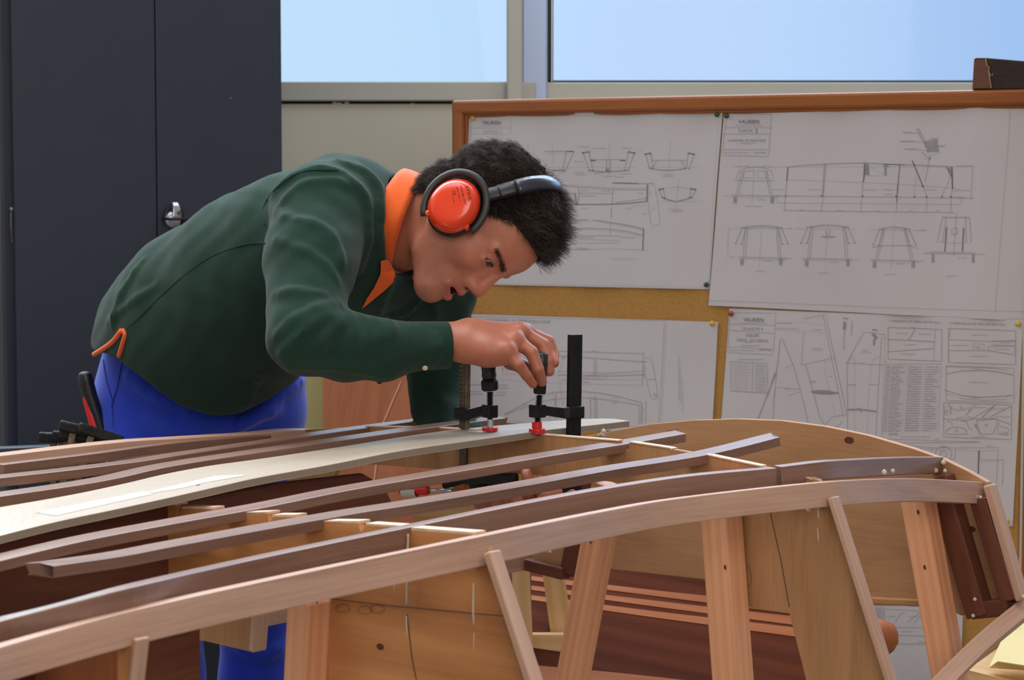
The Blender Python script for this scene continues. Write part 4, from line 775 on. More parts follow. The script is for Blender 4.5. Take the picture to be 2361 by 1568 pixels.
for top, bot in (([(82, 1182), (200, 1159), (332, 1133)], [(128, 1190), (230, 1167), (357, 1139)]), ([(338, 1135), (420, 1116), (495, 1098), (564, 1095)], [(357, 1137), (420, 1126), (480, 1112), (562, 1098)])):
    ti = np.linspace(0, len(top)-1, 40); f2_ = lambda L_: np.stack([np.interp(ti, range(len(L_)), [p[k] for p in L_]) for k in (0, 1)], 1); tp, bt_ = f2_(top), f2_(bot); V = []; nr = 4
    for j in range(nr+1): V += [on_plank(*(tp[i]*(1-j/nr)+bt_[i]*j/nr)) + UPZ*.0004 for i in range(40)]
    mesh('filler_patch', V, [(j*40+i, j*40+i+1, j*40+i+41, j*40+i+40) for j in range(nr) for i in range(39)], MT['sanded'], pk)
V = [on_plank(x, y)+UPZ*.0005 for x, y in ((451, 1119), (458, 1117), (462, 1118), (455, 1120))]; mesh('knot', V, [(0, 1, 2, 3)], MT['knot'], pk)

# ------------------------------------------------------------------ behind and under: mahogany deck, pale trestle, floor things
dk = thing('varnished_deck', at(1500, 1500, 3.9)*np.array([1, 1, 0]), 'dark mahogany deck of another boat with thin light stripes, seen below behind the hull', 'boat')
def dp(x, y): return on(x, y, at(1500, 1400, 3.85), norm([.12, -.55, .83]))
def dband(name, top, bot, mat, lift=0):
    nn_ = norm([.12, -.55, .83]); T_ = catmull([dp(*p)+nn_*lift for p in top], 4); B_ = catmull([dp(*p)+nn_*lift for p in bot], 4); n = len(T_)
    V = list(T_)+list(B_)+[p-nn_*.012 for p in T_]+[p-nn_*.012 for p in B_]; F = []
    for i in range(n-1): F += [(i, n+i, n+i+1, i+1), (2*n+i, 2*n+i+1, 3*n+i+1, 3*n+i), (i, i+1, 2*n+i+1, 2*n+i), (n+i, 3*n+i, 3*n+i+1, n+i+1)]
    F += [(0, 2*n, 3*n, n), (n-1, 2*n-1, 4*n-1, 3*n-1)]
    return mesh(name, V, F, mat, dk, grain=norm(T_[-1]-T_[0]))
dband('deck_panel', [(1130, 1240), (1400, 1285), (1900, 1385), (2030, 1430)], [(1060, 1680), (1400, 1700), (1850, 1700), (2010, 1700)], MT['deck'])
ys = lambda x: 1290 + (x-1230)*.165
for k, (a, b) in enumerate(((22, 34), (44, 56), (66, 79), (150+130, 310))):
    if k < 3:
        dband('deck_stripe', [(1225, ys(1225)+a+18), (1500, ys(1500)+a*1.1+2), (1840, ys(1840)+a*1.15-18)], [(1225, ys(1225)+b+16), (1500, ys(1500)+b*1.1+2), (1840, ys(1840)+b*1.15-12)], MT['deck_stripe'], .0012)
dband('deck_stripe', [(1230, 1535), (1400, 1550), (1620, 1574)], [(1230, 1575), (1400, 1590), (1620, 1610)], MT['deck_stripe'], .0012)
# rounded brown cap peeping out right of the bulkhead
bp_ = at(2028, 1470, 3.55); o = mesh('wooden_knob', *lathe([(-.03, .004), (-.028, .018), (-.015, .028), (0, .032), (.015, .028), (.028, .018), (.03, .004)], bp_, bp_+np.array([.3, .2, 1.]), 24), MT['deck_stripe'], dk, smooth=True); o.name = 'rounded_corner'
# pale pine trestle
tr = thing('pine_trestle', at(1240, 1500, 3.75)*np.array([1, 1, 0]), 'pale pine trestle with two splayed legs and a crosspiece standing under the hull', 'trestle')
tY = 3.72
def tb(a, b, w, d, nm, Y=tY, Y2=None): beam(nm, at(*a, Y), at(*b, Y2 or Y), w, d, (1, 0, 0), MT['pine_pale'], tr, bv=.002)
tb((1194, 1172), (1218, 1700), .031, .022, 'leg'); tb((1272, 1290), (1326, 1700), .038, .020, 'leg', tY+.05)
beam('crosspiece', at(1222, 1490, tY+.02), at(1300, 1490, tY+.02), .046, .018, UPZ, MT['pine_pale'], tr)
beam('top_rail', at(996, 1178, 3.42), at(1160, 1178, 3.30), .030, .08, UPZ, MT['pine_pale'], tr)
beam('leg', at(1020, 1190, 3.45), at(1000, 1700, 3.5), .028, .02, (1, 0, 0), MT['pine_pale'], tr)
# yellowish sheet and table at lower right
o = extrude('light_table', [at(2230, 1545, 3.3), at(2300, 1495, 3.75), at(2460, 1500, 3.8), at(2460, 1600, 3.2)], (0, 0, -.02), MT['pine_pale'], None, grain=(1, 0, 0)); tag(o, 'pale wooden table corner at the lower right edge of the picture', 'table')
ls = beam('leg', at(2360, 1530, 3.6), at(2360, 1530, 3.6)*np.array([1, 1, 0]), .05, .05, (1, 0, 0), MT['pine_pale'], o)
Pp = [at(2280, 1558, 3.30), at(2318, 1480, 3.42), at(2345, 1440, 3.52), at(2361, 1425, 3.6), at(2470, 1425, 3.6), at(2470, 1600, 3.25), at(2300, 1580, 3.26)]
o = extrude('yellow_paper', [p + np.array([0, 0, .012+.004*i]) for i, p in enumerate(Pp)], (0, 0, .0012), MT['yellow_paper'], None, grain=(1, 0, 0)); tag(o, 'curling pale yellow sheet of paper lying at the lower right corner', 'paper')
mesh('pencil_line', *tube([at(2333, 1482, 3.43)+np.array([0, -.004, .0185]), at(2361, 1462, 3.45)+np.array([0, -.004, .022])], .0005, 4), MT['ink_dark'], o)

# ------------------------------------------------------------------ modelling by blended solids (distance fields -> one closed surface)
class Solid:
    def __init__(s): s.p = []
    def cone(s, a, b, r1, r2, k=.01, op='+', flat=None, fl=1.0):
        s.p.append(('c', np.array(a, float), np.array(b, float), r1, r2, k, op, None if flat is None else norm(flat), fl)); return s
    def ell(s, c, r, k=.01, op='+', ax=None):
        s.p.append(('e', np.array(c, float), np.array(r, float), np.eye(3) if ax is None else np.array(ax, float), None, k, op, None, 1)); return s
    def chain(s, pts, k=.01, op='+', **kw):
        for a, b in zip(pts[:-1], pts[1:]): s.cone(a[0], b[0], a[1], b[1], k, op, **kw)
        return s
    def d(s, P):
        P = np.asarray(P, float); D = None
        for q in s.p:
            if q[0] == 'c':
                _, a, b, r1, r2, k, op, fl, fr_ = q; ba = b-a; pa = P-a; L2 = ba@ba
                t = np.clip(pa@ba/max(L2, 1e-12), 0, 1); e = pa - t[:, None]*ba
                if fl is not None: e = e + fl*((e@fl)*(1/fr_-1))[:, None]
                v = np.sqrt((e*e).sum(1)) - (r1+(r2-r1)*t)
                if fl is not None: v = v*min(1, fr_*1.25)
            else:
                _, c, r, ax, _, k, op, _, _ = q; e = (P-c)@ax.T; k0 = np.sqrt(((e/r)**2).sum(1)); k1 = np.sqrt(((e/(r*r))**2).sum(1))+1e-9; v = k0*(k0-1)/k1
            if D is None: D = v; continue
            if op == '+':
                h = np.clip(k-np.abs(D-v), 0, None)/k; D = np.minimum(D, v) - h*h*k*.25
            else:
                h = np.clip(k-np.abs(D+v), 0, None)/k; D = np.maximum(D, -v) + h*h*k*.25
        return D
def surfnet(fn, lo, hi, h, margin=.012):
    lo = np.array(lo, float); n = np.ceil((np.array(hi)-lo)/h).astype(int)+1; B = 12; n = (np.ceil(n/B)*B).astype(int)
    G = np.full(n, 1.0, np.float32); nb = n//B
    bc = np.stack(np.meshgrid(*[np.arange(k) for k in nb], indexing='ij'), -1).reshape(-1, 3)
    dc = fn(lo + (bc*B + (B-1)/2)*h); rad = B*h*.87+margin
    loc_ = np.stack(np.meshgrid(*[np.arange(B)]*3, indexing='ij'), -1).reshape(-1, 3)
    act = np.abs(dc) < rad
    for b, dd in zip(bc[~act], dc[~act]): G[tuple(slice(q*B, q*B+B) for q in b)] = dd
    ids = bc[act]
    for i in range(0, len(ids), 60):
        ch = ids[i:i+60]; P = (lo + (ch[:, None]*B + loc_[None])*h).reshape(-1, 3); v = fn(P).reshape(len(ch), B, B, B)
        for b, vv in zip(ch, v): G[tuple(slice(q*B, q*B+B) for q in b)] = vv
    S = G < 0
    corners = [(i, j, k) for i in (0, 1) for j in (0, 1) for k in (0, 1)]
    sl = lambda A, c: A[c[0]:A.shape[0]-1+c[0], c[1]:A.shape[1]-1+c[1], c[2]:A.shape[2]-1+c[2]]
    cnt = sum(sl(S, c).astype(np.int8) for c in corners); cell = np.argwhere((cnt > 0) & (cnt < 8))
    acc = np.zeros((len(cell), 3)); m = np.zeros(len(cell))
    for a in corners:
        for ax in range(3):
            if a[ax]: continue
            b = list(a); b[ax] = 1; ia = tuple((cell+a).T); ib = tuple((cell+b).T); va = G[ia]; vb = G[ib]; x = (va < 0) != (vb < 0)
            t = np.where(x, va/(va-vb+1e-12), 0); p = np.tile(np.array(a, float), (len(cell), 1)); p[:, ax] = t; acc[x] += p[x]; m[x] += 1
    V = lo + (cell + acc/m[:, None])*h
    idx = np.full(np.array(n)-1, -1, np.int64); idx[tuple(cell.T)] = np.arange(len(cell)); F = []
    for ax in range(3):
        o = [i for i in range(3) if i != ax]; s0 = [slice(None)]*3; s1 = [slice(None)]*3; s0[ax] = slice(0, n[ax]-1); s1[ax] = slice(1, n[ax])
        x = S[tuple(s0)] != S[tuple(s1)]; e = np.argwhere(x); e = e[(e[:, o[0]] > 0) & (e[:, o[1]] > 0) & (e[:, o[0]] < n[o[0]]-1) & (e[:, o[1]] < n[o[1]]-1)]
        if not len(e): continue
        q = []
        for d0, d1 in ((0, 0), (1, 0), (1, 1), (0, 1)):
            c = e.copy(); c[:, o[0]] -= d0; c[:, o[1]] -= d1; q.append(idx[tuple(c.T)])
        q = np.stack(q, 1); flip = S[tuple(e.T)] ^ (ax == 1); q[flip] = q[flip][:, ::-1]; F.append(q)
    F = np.concatenate(F)[:, ::-1]; return V, F[(F >= 0).all(1)]
def relax(V, F, it=1, w=.5):
    V = V.copy()
    for _ in range(it):
        A = np.zeros_like(V); c = np.zeros(len(V))
        for i in range(4):
            j = (i+1) % 4
            np.add.at(A, F[:, i], V[F[:, j]]); np.add.at(c, F[:, i], 1); np.add.at(A, F[:, j], V[F[:, i]]); np.add.at(c, F[:, j], 1)
        V += w*(A/np.maximum(c, 1)[:, None]-V)
    return V
def fastmesh(name, V, F, mat, parent, cols=None):
    base = rootloc(parent); me = bpy.data.meshes.new(name); V = np.asarray(V)-base
    me.vertices.add(len(V)); me.vertices.foreach_set('co', V.ravel()); F = np.asarray(F, np.int32)
    me.loops.add(F.size); me.loops.foreach_set('vertex_index', F.ravel()); me.polygons.add(len(F))
    me.polygons.foreach_set('loop_start', np.arange(len(F), dtype=np.int32)*F.shape[1]); me.polygons.foreach_set('loop_total', np.full(len(F), F.shape[1], np.int32))
    me.polygons.foreach_set('use_smooth', np.ones(len(F), bool)); me.update(calc_edges=True); me.validate()
    if cols is not None:
        a = me.color_attributes.new('tint', 'FLOAT_COLOR', 'POINT'); a.data.foreach_set('color', np.hstack([cols, np.ones((len(cols), 1))]).ravel())
    me.materials.append(mat); o = bpy.data.objects.new(name, me); COL.objects.link(o); o.parent = parent; return o
def hit(px, py, fn, Y0=2.6, Y1=4.2, out=0.0):
    """where the sight line meets a solid"""
    y = Y0
    for _ in range(90):
        p = at(px, py, y); d = float(fn(p[None])[0])-out
        if abs(d) < .0004: return p
        y += d*.9
        if y > Y1: break
    return None

# ------------------------------------------------------------------ the man
man = thing('person', (-.50, 3.55, 0), 'person in dark green sweater and blue trousers bending over the hull to tighten a clamp', 'person')
def R_(px, Y): return px*Y/FPX
def A_(x, y, Y, r): return (at(x, y, Y), R_(r, Y))
# head frame: origin between the ears
psi = math.radians(20); F0 = norm([.33, 0, -.94]); U0 = norm([.94, 0, .33]); R0 = np.array([0, -1., 0])
HF = math.cos(psi)*F0 + math.sin(psi)*R0; HR = math.cos(psi)*R0 - math.sin(psi)*F0; HU = U0
HC = at(1070, 504, 3.12)
HAX = np.array([HF, HR, HU])
def hd(f, r, u): return HC + (HF*f + HR*r + HU*u)*.01
head = Solid()
def he(c, r, k, op='+'): head.ell(hd(*c), np.array(r)*.01, k*.01, op, HAX)
def hc(a, b, r1, r2, k, op='+'): head.cone(hd(*a), hd(*b), r1*.01, r2*.01, k*.01, op)
he((.3, 0, 4.7), (8.9, 7.1, 7.7), 1); he((3.4, 0, 5.0), (6.7, 6.2, 5.0), 2.0); he((3.5, 0, -.6), (5.7, 5.9, 6.6), 2.0)
for s in (1, -1):
    hc((.8, 5.1*s, -3.6), (7.6, 1.3*s, -7.7), 1.35, 1.5, 2.2); he((5.9, 4.0*s, -.9), (2.4, 2.0, 2.0), 1.6)
    hc((9.1, .9*s, 3.0), (7.3, 4.5*s, 2.75), .95, .9, 1.0)
hc((3.5, 0, -6.0), (7.8, 0, -7.6), 3.0, 1.9, 2.0)
he((8.35, 0, -7.8), (1.75, 1.7, 1.35), 1.2); he((7.1, 0, -4.3), (3.2, 3.1, 3.3), 1.5)
for s in (1, -1):
    he((10.1, 3.3*s, 1.45), (1.9, 1.75, 1.15), .9, '-')
hc((9.15, 0, 2.9), (10.75, 0, -1.0), .72, .9, .6); he((10.95, 0, -1.45), (.95, .88, .85), .5)
for s in (1, -1):
    he((9.95, 1.05*s, -1.9), (.95, .62, .78), 1.1); he((7.45, 3.2*s, 1.5), (1.42, 1.55, 1.38), .35)
    hc((8.55, 1.9*s, 2.05), (8.2, 4.5*s, 1.75), .28, .25, .35); hc((8.5, 2.1*s, .55), (8.1, 4.4*s, .8), .3, .25, .5)
    he((8.85, 3.15*s, 1.38), (.85, 1.25, .34), .12, '-'); he((10.35, .62*s, -2.75), (.5, .3, .3), .2, '-')
    hc((10.25, 0, -3.85), (9.0, 2.3*s, -4.85), .55, .32, .3); hc((10.15, 0, -5.75), (9.0, 2.25*s, -5.1), .68, .36, .3)
hc((9.7, 0, -2.6), (10.1, 0, -3.4), .5, .5, .5)
for s in (1, -1): he((8.9, 1.0*s, -.2), (.9, .8, 1.2), .9)
he((10.4, 0, -4.78), (1.9, 1.9, .40), .2, '-')
# neck into the shoulders
head.chain([(hd(-2.4, 0, .3), .052), (at(1000, 518, 3.155), .052), (at(930, 531, 3.185), .055), (at(850, 545, 3.21), .056)], .02)
he((-3.0, 0, -1.0), (4.6, 5.2, 5.0), 2.0)
skinpts = head
def skin_tint(V, kind):
    c = np.tile(np.array(lin((188, 122, 96))[:3]), (len(V), 1)); q = (V-HC)@HAX.T*100
    f, r, u = q.T
    def blend(m, rgb): m = np.clip(m, 0, 1)[:, None]; c[:] = c*(1-m) + np.array(lin(rgb)[:3])*m
    if kind == 'head':
        g = lambda cf, cr, cu, s: np.exp(-(((f-cf)**2+(np.abs(r)-cr)**2+(u-cu)**2)/(2*s*s)))
        blend(.55*g(11.5, 0, -1.6, 1.3), (204, 118, 96)); blend(.35*g(7.5, 4.2, -1.5, 2.0), (206, 124, 98))
        st = np.clip((-1.9-u)/1.2, 0, 1)*np.clip((f-1.0)/3, 0, 1)*np.clip((u+10.2)/1.5, 0, 1); blend(.22*st, (136, 100, 84))
        lip = np.clip(1-np.abs(((u+4.8)/1.25))**3, 0, 1)*np.clip((f-8.5)*1.2, 0, 1)*np.clip((2.4-np.abs(r))*2, 0, 1)*np.clip(1.1-np.abs(u+4.8)/1.45, 0, 1)*3
        blend(.75*lip, (184, 96, 86))
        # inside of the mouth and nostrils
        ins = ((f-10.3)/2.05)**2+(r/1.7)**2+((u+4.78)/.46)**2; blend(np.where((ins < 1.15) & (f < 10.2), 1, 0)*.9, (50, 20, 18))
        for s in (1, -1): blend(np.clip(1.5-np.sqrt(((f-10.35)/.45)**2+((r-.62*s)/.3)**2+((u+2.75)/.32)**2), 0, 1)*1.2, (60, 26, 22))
        for s in (1, -1): blend(np.clip(1.45-np.sqrt(((f-8.75)/.9)**2+((r-3.25*s)/1.2)**2+((u-1.38)/.42)**2), 0, 1)*1.0, (96, 52, 42))
    if kind == 'hand':
        c *= np.array([.80, .70, .66])
        for p_, a_ in ((at(1210, 1083, 2.943), .0062),):
            blend(np.clip(1.6-np.linalg.norm((V-p_)*np.array([1.25, .7, .8]), axis=1)/a_, 0, 1)*.8, (226, 168, 152))
    return c
msk, nt_, b_ = new_mat('skin'); at_ = nt_.nodes.new('ShaderNodeAttribute'); at_.attribute_name = 'tint'
tcn = nt_.nodes.new('ShaderNodeTexCoord'); nn1 = nt_.nodes.new('ShaderNodeTexNoise'); nn1.inputs['Scale'].default_value = 55; nn1.inputs['Detail'].default_value = 3; nt_.links.new(tcn.outputs['Object'], nn1.inputs['Vector'])
mm_ = nt_.nodes.new('ShaderNodeMix'); mm_.data_type = 'RGBA'; mm_.blend_type = 'MULTIPLY'; mm_.inputs[0].default_value = .5
rr_ = ramp(nt_, [(.3, (.82, .74, .72, 1)), (.7, (1.12, 1.08, 1.05, 1))], 'LINEAR'); nt_.links.new(nn1.outputs[0], rr_.inputs[0])
nt_.links.new(at_.outputs['Color'], mm_.inputs[6]); nt_.links.new(rr_.outputs[0], mm_.inputs[7]); nt_.links.new(mm_.outputs[2], b_.inputs['Base Color'])
b_.inputs['Roughness'].default_value = .48; b_.inputs['Subsurface Weight'].default_value = .12; b_.inputs['Subsurface Radius'].default_value = (.01, .004, .002); b_.inputs['Subsurface Scale'].default_value = 1
nn2 = nt_.nodes.new('ShaderNodeTexNoise'); nn2.inputs['Scale'].default_value = 900; nt_.links.new(tcn.outputs['Object'], nn2.inputs['Vector'])
bp = nt_.nodes.new('ShaderNodeBump'); bp.inputs['Strength'].default_value = .12; bp.inputs['Distance'].default_value = .001; nt_.links.new(nn2.outputs[0], bp.inputs['Height']); nt_.links.new(bp.outputs[0], b_.inputs['Normal'])
MT['skin'] = msk

# right hand on the clamp handle
hand = Solid()
hand.chain([A_(930, 800, 2.965, 34), A_(1035, 786, 2.985, 36), A_(1075, 786, 2.99, 35)], .02)
for (x, y, Y), r in (((1210, 766, 3.035), 17), ((1200, 764, 3.01), 18), ((1188, 782, 2.985), 18), ((1170, 808, 2.965), 18)):
    hand.cone(at(1085, 772+(y-764)*.55, 2.995+(Y-3.0)*.45), at(x, y, Y), R_(30, 3), R_(r, 3), .02)
hand.chain([A_(1070, 800, 2.98, 26), A_(1125, 812, 2.968, 26), A_(1160, 818, 2.965, 20)], .02)
hand.cone(at(1100, 800, 3.02), at(1150, 806, 3.035), R_(26, 3), R_(22, 3), .02)
for q in (((1264, 787, 3.04, 14.5), (1212, 766, 3.035, 16), (1277, 815, 3.035, 12), (1279, 838, 3.02, 10.5)),
          ((1252, 795, 3.008, 15.5), (1200, 765, 3.01, 16.5), (1265, 832, 3.0, 13.5), (1267, 857, 2.998, 11.5)),
          ((1226, 813, 2.975, 15.5), (1188, 783, 2.985, 16.5), (1241, 852, 2.972, 13.5), (1250, 881, 2.98, 11.5)),
          ((1196, 841, 2.952, 14), (1170, 810, 2.963, 16), (1214, 866, 2.958, 12), (1229, 886, 2.968, 10.5))):
    pip, mcp, dip, tip = q; hand.chain([A_(*mcp), A_(*pip)], .009); hand.chain([A_(*pip), A_(*dip), A_(*tip)], .0015)
    hand.ell(at(mcp[0]-2, mcp[1]-4, mcp[2]-.006), [R_(13, 3)]*3, .012)     # knuckle
hand.chain([A_(1140, 806, 3.035, 20), A_(1180, 832, 3.04, 17), A_(1212, 850, 3.028, 14), A_(1236, 868, 3.016, 11)], .012)
lhand = Solid()
lhand.chain([A_(1120, 1150, 3.08, 32), A_(1165, 1162, 3.02, 30), A_(1200, 1160, 2.99, 30)], .015)
lhand.cone(at(1190, 1150, 2.99), at(1222, 1162, 2.985), R_(26, 3), R_(24, 3), .015); lhand.cone(at(1200, 1165, 3.0), at(1262, 1172, 3.0), R_(24, 3), R_(18, 3), .015)
for ch in (((1222, 1158, 2.98, 16), (1222, 1118, 2.955, 15), (1213, 1090, 2.955, 13)), ((1256, 1166, 2.99, 15), (1254, 1130, 2.965, 14), (1246, 1106, 2.972, 12)),
           ((1240, 1168, 2.965, 15), (1262, 1140, 2.945, 15), (1286, 1136, 2.95, 12.5)), ((1284, 1178, 3.0, 14), (1304, 1152, 2.975, 13), (1319, 1139, 2.97, 11.5)), ((1180, 1172, 2.97, 16), (1205, 1182, 2.95, 15), (1232, 1184, 2.945, 12))):
    lhand.chain([A_(*q) for q in ch], .0015)

# the rest of the body under the clothes, kept a little inside them
core = Solid()
TOR = [A_(765, 560, 3.24, 165), A_(620, 650, 3.34, 190), A_(500, 750, 3.46, 175), A_(458, 870, 3.62, 140)]
core.chain(TOR, .03); core.cone(at(760, 520, 3.14), at(980, 650, 3.34), .07, .065, .04)
core.chain([A_(745, 500, 3.1, 85), A_(712, 780, 2.915, 55), A_(880, 805, 2.955, 45), A_(945, 800, 2.968, 34)], .02)
core.chain([A_(990, 670, 3.36, 60), A_(1008, 900, 3.34, 34), A_(1110, 1090, 3.12, 24), A_(1120, 1150, 3.08, 28)], .02)
LEGR = [A_(375, 950, 3.52, 100), A_(380, 1250, 3.46, 72), A_(388, 1568, 3.47, 55)]; LEGL = [A_(560, 960, 3.66, 100), A_(585, 1250, 3.62, 72), A_(592, 1568, 3.62, 55)]
fR = np.array([LEGR[2][0][0]-.02, 3.52, .10]); fL = np.array([LEGL[2][0][0]-.03, 3.68, .10])
core.chain([(p+np.array([0, .02, 0]), r*.72) for p, r in LEGR]+[(fR, .036)], .01); core.chain([(p+np.array([0, .02, 0]), r*.72) for p, r in LEGL]+[(fL, .036)], .01)
def bounds(S):
    lo = np.full(3, 9.); hi = -lo
    for q in S.p:
        pts = [(q[1], q[3]), (q[2], q[4])] if q[0] == 'c' else [(q[1], max(q[2]))]
        if q[6] == '-': continue
        for p, r in pts: lo = np.minimum(lo, p-r); hi = np.maximum(hi, p+r)
    return lo-.008, hi+.008
parts = []
for S, h, kd in ((head, .0019, 'head'), (hand, .0016, 'hand'), (lhand, .0018, 'hand'), (core, .012, 'core')):
    lo, hi = bounds(S); V, F = surfnet(S.d, lo, hi, h); V = relax(V, F, 2 if kd != 'head' else 1, .4); parts.append((V, F, skin_tint(V, kd)))
n = 0; VV = []; FF = []; CC = []
for V, F, c in parts: VV.append(V); FF.append(F+n); CC.append(c); n += len(V)
body = fastmesh('body', np.vstack(VV), np.vstack(FF), MT['skin'], man, np.vstack(CC))
# eyes
MT['eye'] = plain('eye_white', (196, 180, 172), .15); MT['iris'] = plain('iris', (36, 24, 18), .1)
for s in (1, -1):
    e0 = hd(7.5, 3.2*s, 1.45); g = norm(HF*.97 - HU*.36 + HR*.12)
    V, F = lathe([(1.27*(-math.cos(a))*.01, max(.00005, 1.27*math.sin(a)*.01)) for a in np.linspace(.02, 3.12, 16)], e0, e0+g, 22); e = mesh('eyeball', V, F, MT['eye'], man, smooth=True)
    V, F = lathe([(.0108, .0062), (.0122, .0046), (.0130, .001)], e0, e0+g, 18); mesh('iris', V, F, MT['iris'], e, smooth=True)

# ---------------- hair
HL = np.array([(-10, -6.6), (-6, -6.0), (-4.6, -4.6), (-2, -1.2), (2, 2.2), (3.9, 4.2), (5.2, 6.1), (8.2, 7.7), (9.4, 8.3), (12, 9.2)])
def hairline(f, r): return np.interp(f, HL[:, 0], HL[:, 1]) + .012*(6.8-np.abs(r)).clip(0, 9)**2*0
EC2 = np.array([-3.0, 0, -1.0]); ER2 = np.array([4.6, 5.2, 5.0]); EC = np.array([.3, 0, 4.7]); ER = np.array([8.9, 7.1, 7.7])
def thick(d):      # d unit direction in head frame
    f, r, u = d.T; t = .75 + .7*np.clip(u, 0, 1) + 1.9*np.clip((f*.72+u*.72-.52)/.48, 0, 1)**1.2*np.clip(1.15-abs(r)*.9, 0, 1) + .55*np.clip(-f, 0, 1)*np.clip(u+.4, 0, 1); return t
def hairfn(P):
    q = (P-HC)@HAX.T*100; e = q-EC; k0 = np.sqrt(((e/ER)**2).sum(1))+1e-6; L = np.linalg.norm(e, axis=1)+1e-6; d = e/L[:, None]
    clump = .22*np.sin(q[:, 0]*2.3+1.4*np.sin(q[:, 2]*1.7))*np.sin(q[:, 1]*2.6+q[:, 2]*1.1) + .16*np.sin(q[:, 2]*3.9+q[:, 1]*2.1+q[:, 0]) + .10*np.sin(q[:, 0]*6.1+q[:, 1]*5.3)*np.sin(q[:, 2]*5.7)
    sd = L*(1-1/k0) - (thick(d)*.72 + clump)
    e2 = q-EC2; k2 = np.sqrt(((e2/ER2)**2).sum(1))+1e-6; L2 = np.linalg.norm(e2, axis=1); s2 = L2*(1-1/k2) - (.55+clump*.8); hh = np.clip(1.5-np.abs(sd-s2), 0, None)/1.5; sd = np.minimum(sd, s2) - hh*hh*1.5*.25
    edge = (hairline(q[:, 0], q[:, 1]) - q[:, 2])*.75 + .35*clump
    k = 1.0; h = np.clip(k-np.abs(sd-edge), 0, None)/k
    return (np.maximum(sd, edge) + h*h*k*.25)*.01*.8
V, F = surfnet(hairfn, HC-.16, HC+.19, .0028); V = relax(V, F, 1, .4)
MT['hair'] = plain('hair', (62, 49, 41), .5, spec=.45, noise_amt=.4, nscale=120, bump=.3, bscale=500)
MT['hair_base'] = plain('hair_base', (30, 23, 19), .9, spec=.05)
hair = fastmesh('hair', V, F, MT['hair_base'], man)
def strands(n, roots, dirs, length, w, seg, curl, drop, seed, wave=0.0):
    R = np.random.default_rng(seed); P = roots.copy(); D = dirs.copy(); pts = [P.copy()]; ph = R.uniform(0, 6.28, n); X_ = P*100; wph = np.sin(X_[:, 0]*.9+X_[:, 2]*.7)*2.4+np.sin(X_[:, 1]*1.1)*1.6+R.normal(size=n)*.25; wdir = np.stack([np.sin(X_[:, 2]*1.3+X_[:, 1]), np.cos(X_[:, 0]*1.2), np.sin(X_[:, 1]*1.2+X_[:, 0])], 1); fr_q = R.uniform(.6, 1.6, n)
    a1 = np.cross(D, R.normal(size=(n, 3))); a1 /= np.linalg.norm(a1, axis=1)[:, None]+1e-9; a2 = np.cross(D, a1)
    for i in range(seg):
        t = (i+1)/seg; c = curl*(np.cos(ph+fr_q*t*7)[:, None]*a1 + np.sin(ph+fr_q*t*7)[:, None]*a2)
        D2 = D + c + drop*t + wave*np.sin(wph + t*5.5)[:, None]*wdir; D2 /= np.linalg.norm(D2, axis=1)[:, None]; P = P + D2*(length/seg)[:, None]; pts.append(P.copy())
    pts = np.stack(pts, 1); V = []; m = seg+1
    ww = w*(1-.75*np.linspace(0, 1, m))[None, :, None]
    s1 = a1[:, None, :]*ww; s2 = a2[:, None, :]*ww
    V = np.stack([pts+s1, pts-.5*s1+.87*s2, pts-.5*s1-.87*s2], 2).reshape(-1, 3)
    base = (np.arange(n)*m*3)[:, None]; F = []
    for i in range(seg):
        for k in range(3): a = i*3+k; b = i*3+(k+1) % 3; F.append(base+np.array([a, b, b+3, a+3])[None])
    return V, np.concatenate(F)
def scalp(n, seed, nape=True):
    R = np.random.default_rng(seed); d = R.normal(size=(n*3, 3)); d /= np.linalg.norm(d, axis=1)[:, None]
    k = 1/np.sqrt(((d/ER)**2).sum(1)); q = EC + d*k[:, None]; ok = (q[:, 2] > hairline(q[:, 0], q[:, 1])+.15); q = q[ok][:n]; d = d[ok][:n]
    if nape:
        d2 = R.normal(size=(n, 3)); d2 /= np.linalg.norm(d2, axis=1)[:, None]; q2 = EC2 + d2/np.sqrt(((d2/ER2)**2).sum(1))[:, None]
        ok = (q2[:, 2] > hairline(q2[:, 0], q2[:, 1])+.1) & ((((q2-EC)/ER)**2).sum(1) > 1) & (q2[:, 0] < -1); q = np.vstack([q, q2[ok]]); d = np.vstack([d, d2[ok]])
    return q, d
q, d = scalp(30000, 3); t = thick(d)
back = np.clip(.35-d[:, 0]*1.2, 0, 1)
comb = np.stack([-.25*back+.55*(1-back), 0*d[:, 1], -.85*back+.25*(1-back)], 1)
nd = d*.52 + comb + rng.normal(size=d.shape)*.20; nd /= np.linalg.norm(nd, axis=1)[:, None]
root = HC + (q + d*(t*.5)[:, None])@HAX*.01; W_ = nd@HAX
V, F = strands(len(q), root, W_, (t*.7+.9)*.01*rng.uniform(.6, 1.25, len(q)), .00028, 7, .26, np.array([0, 0, .0]), 9, .95)
fastmesh('curls', V, F, MT['hair'], hair)
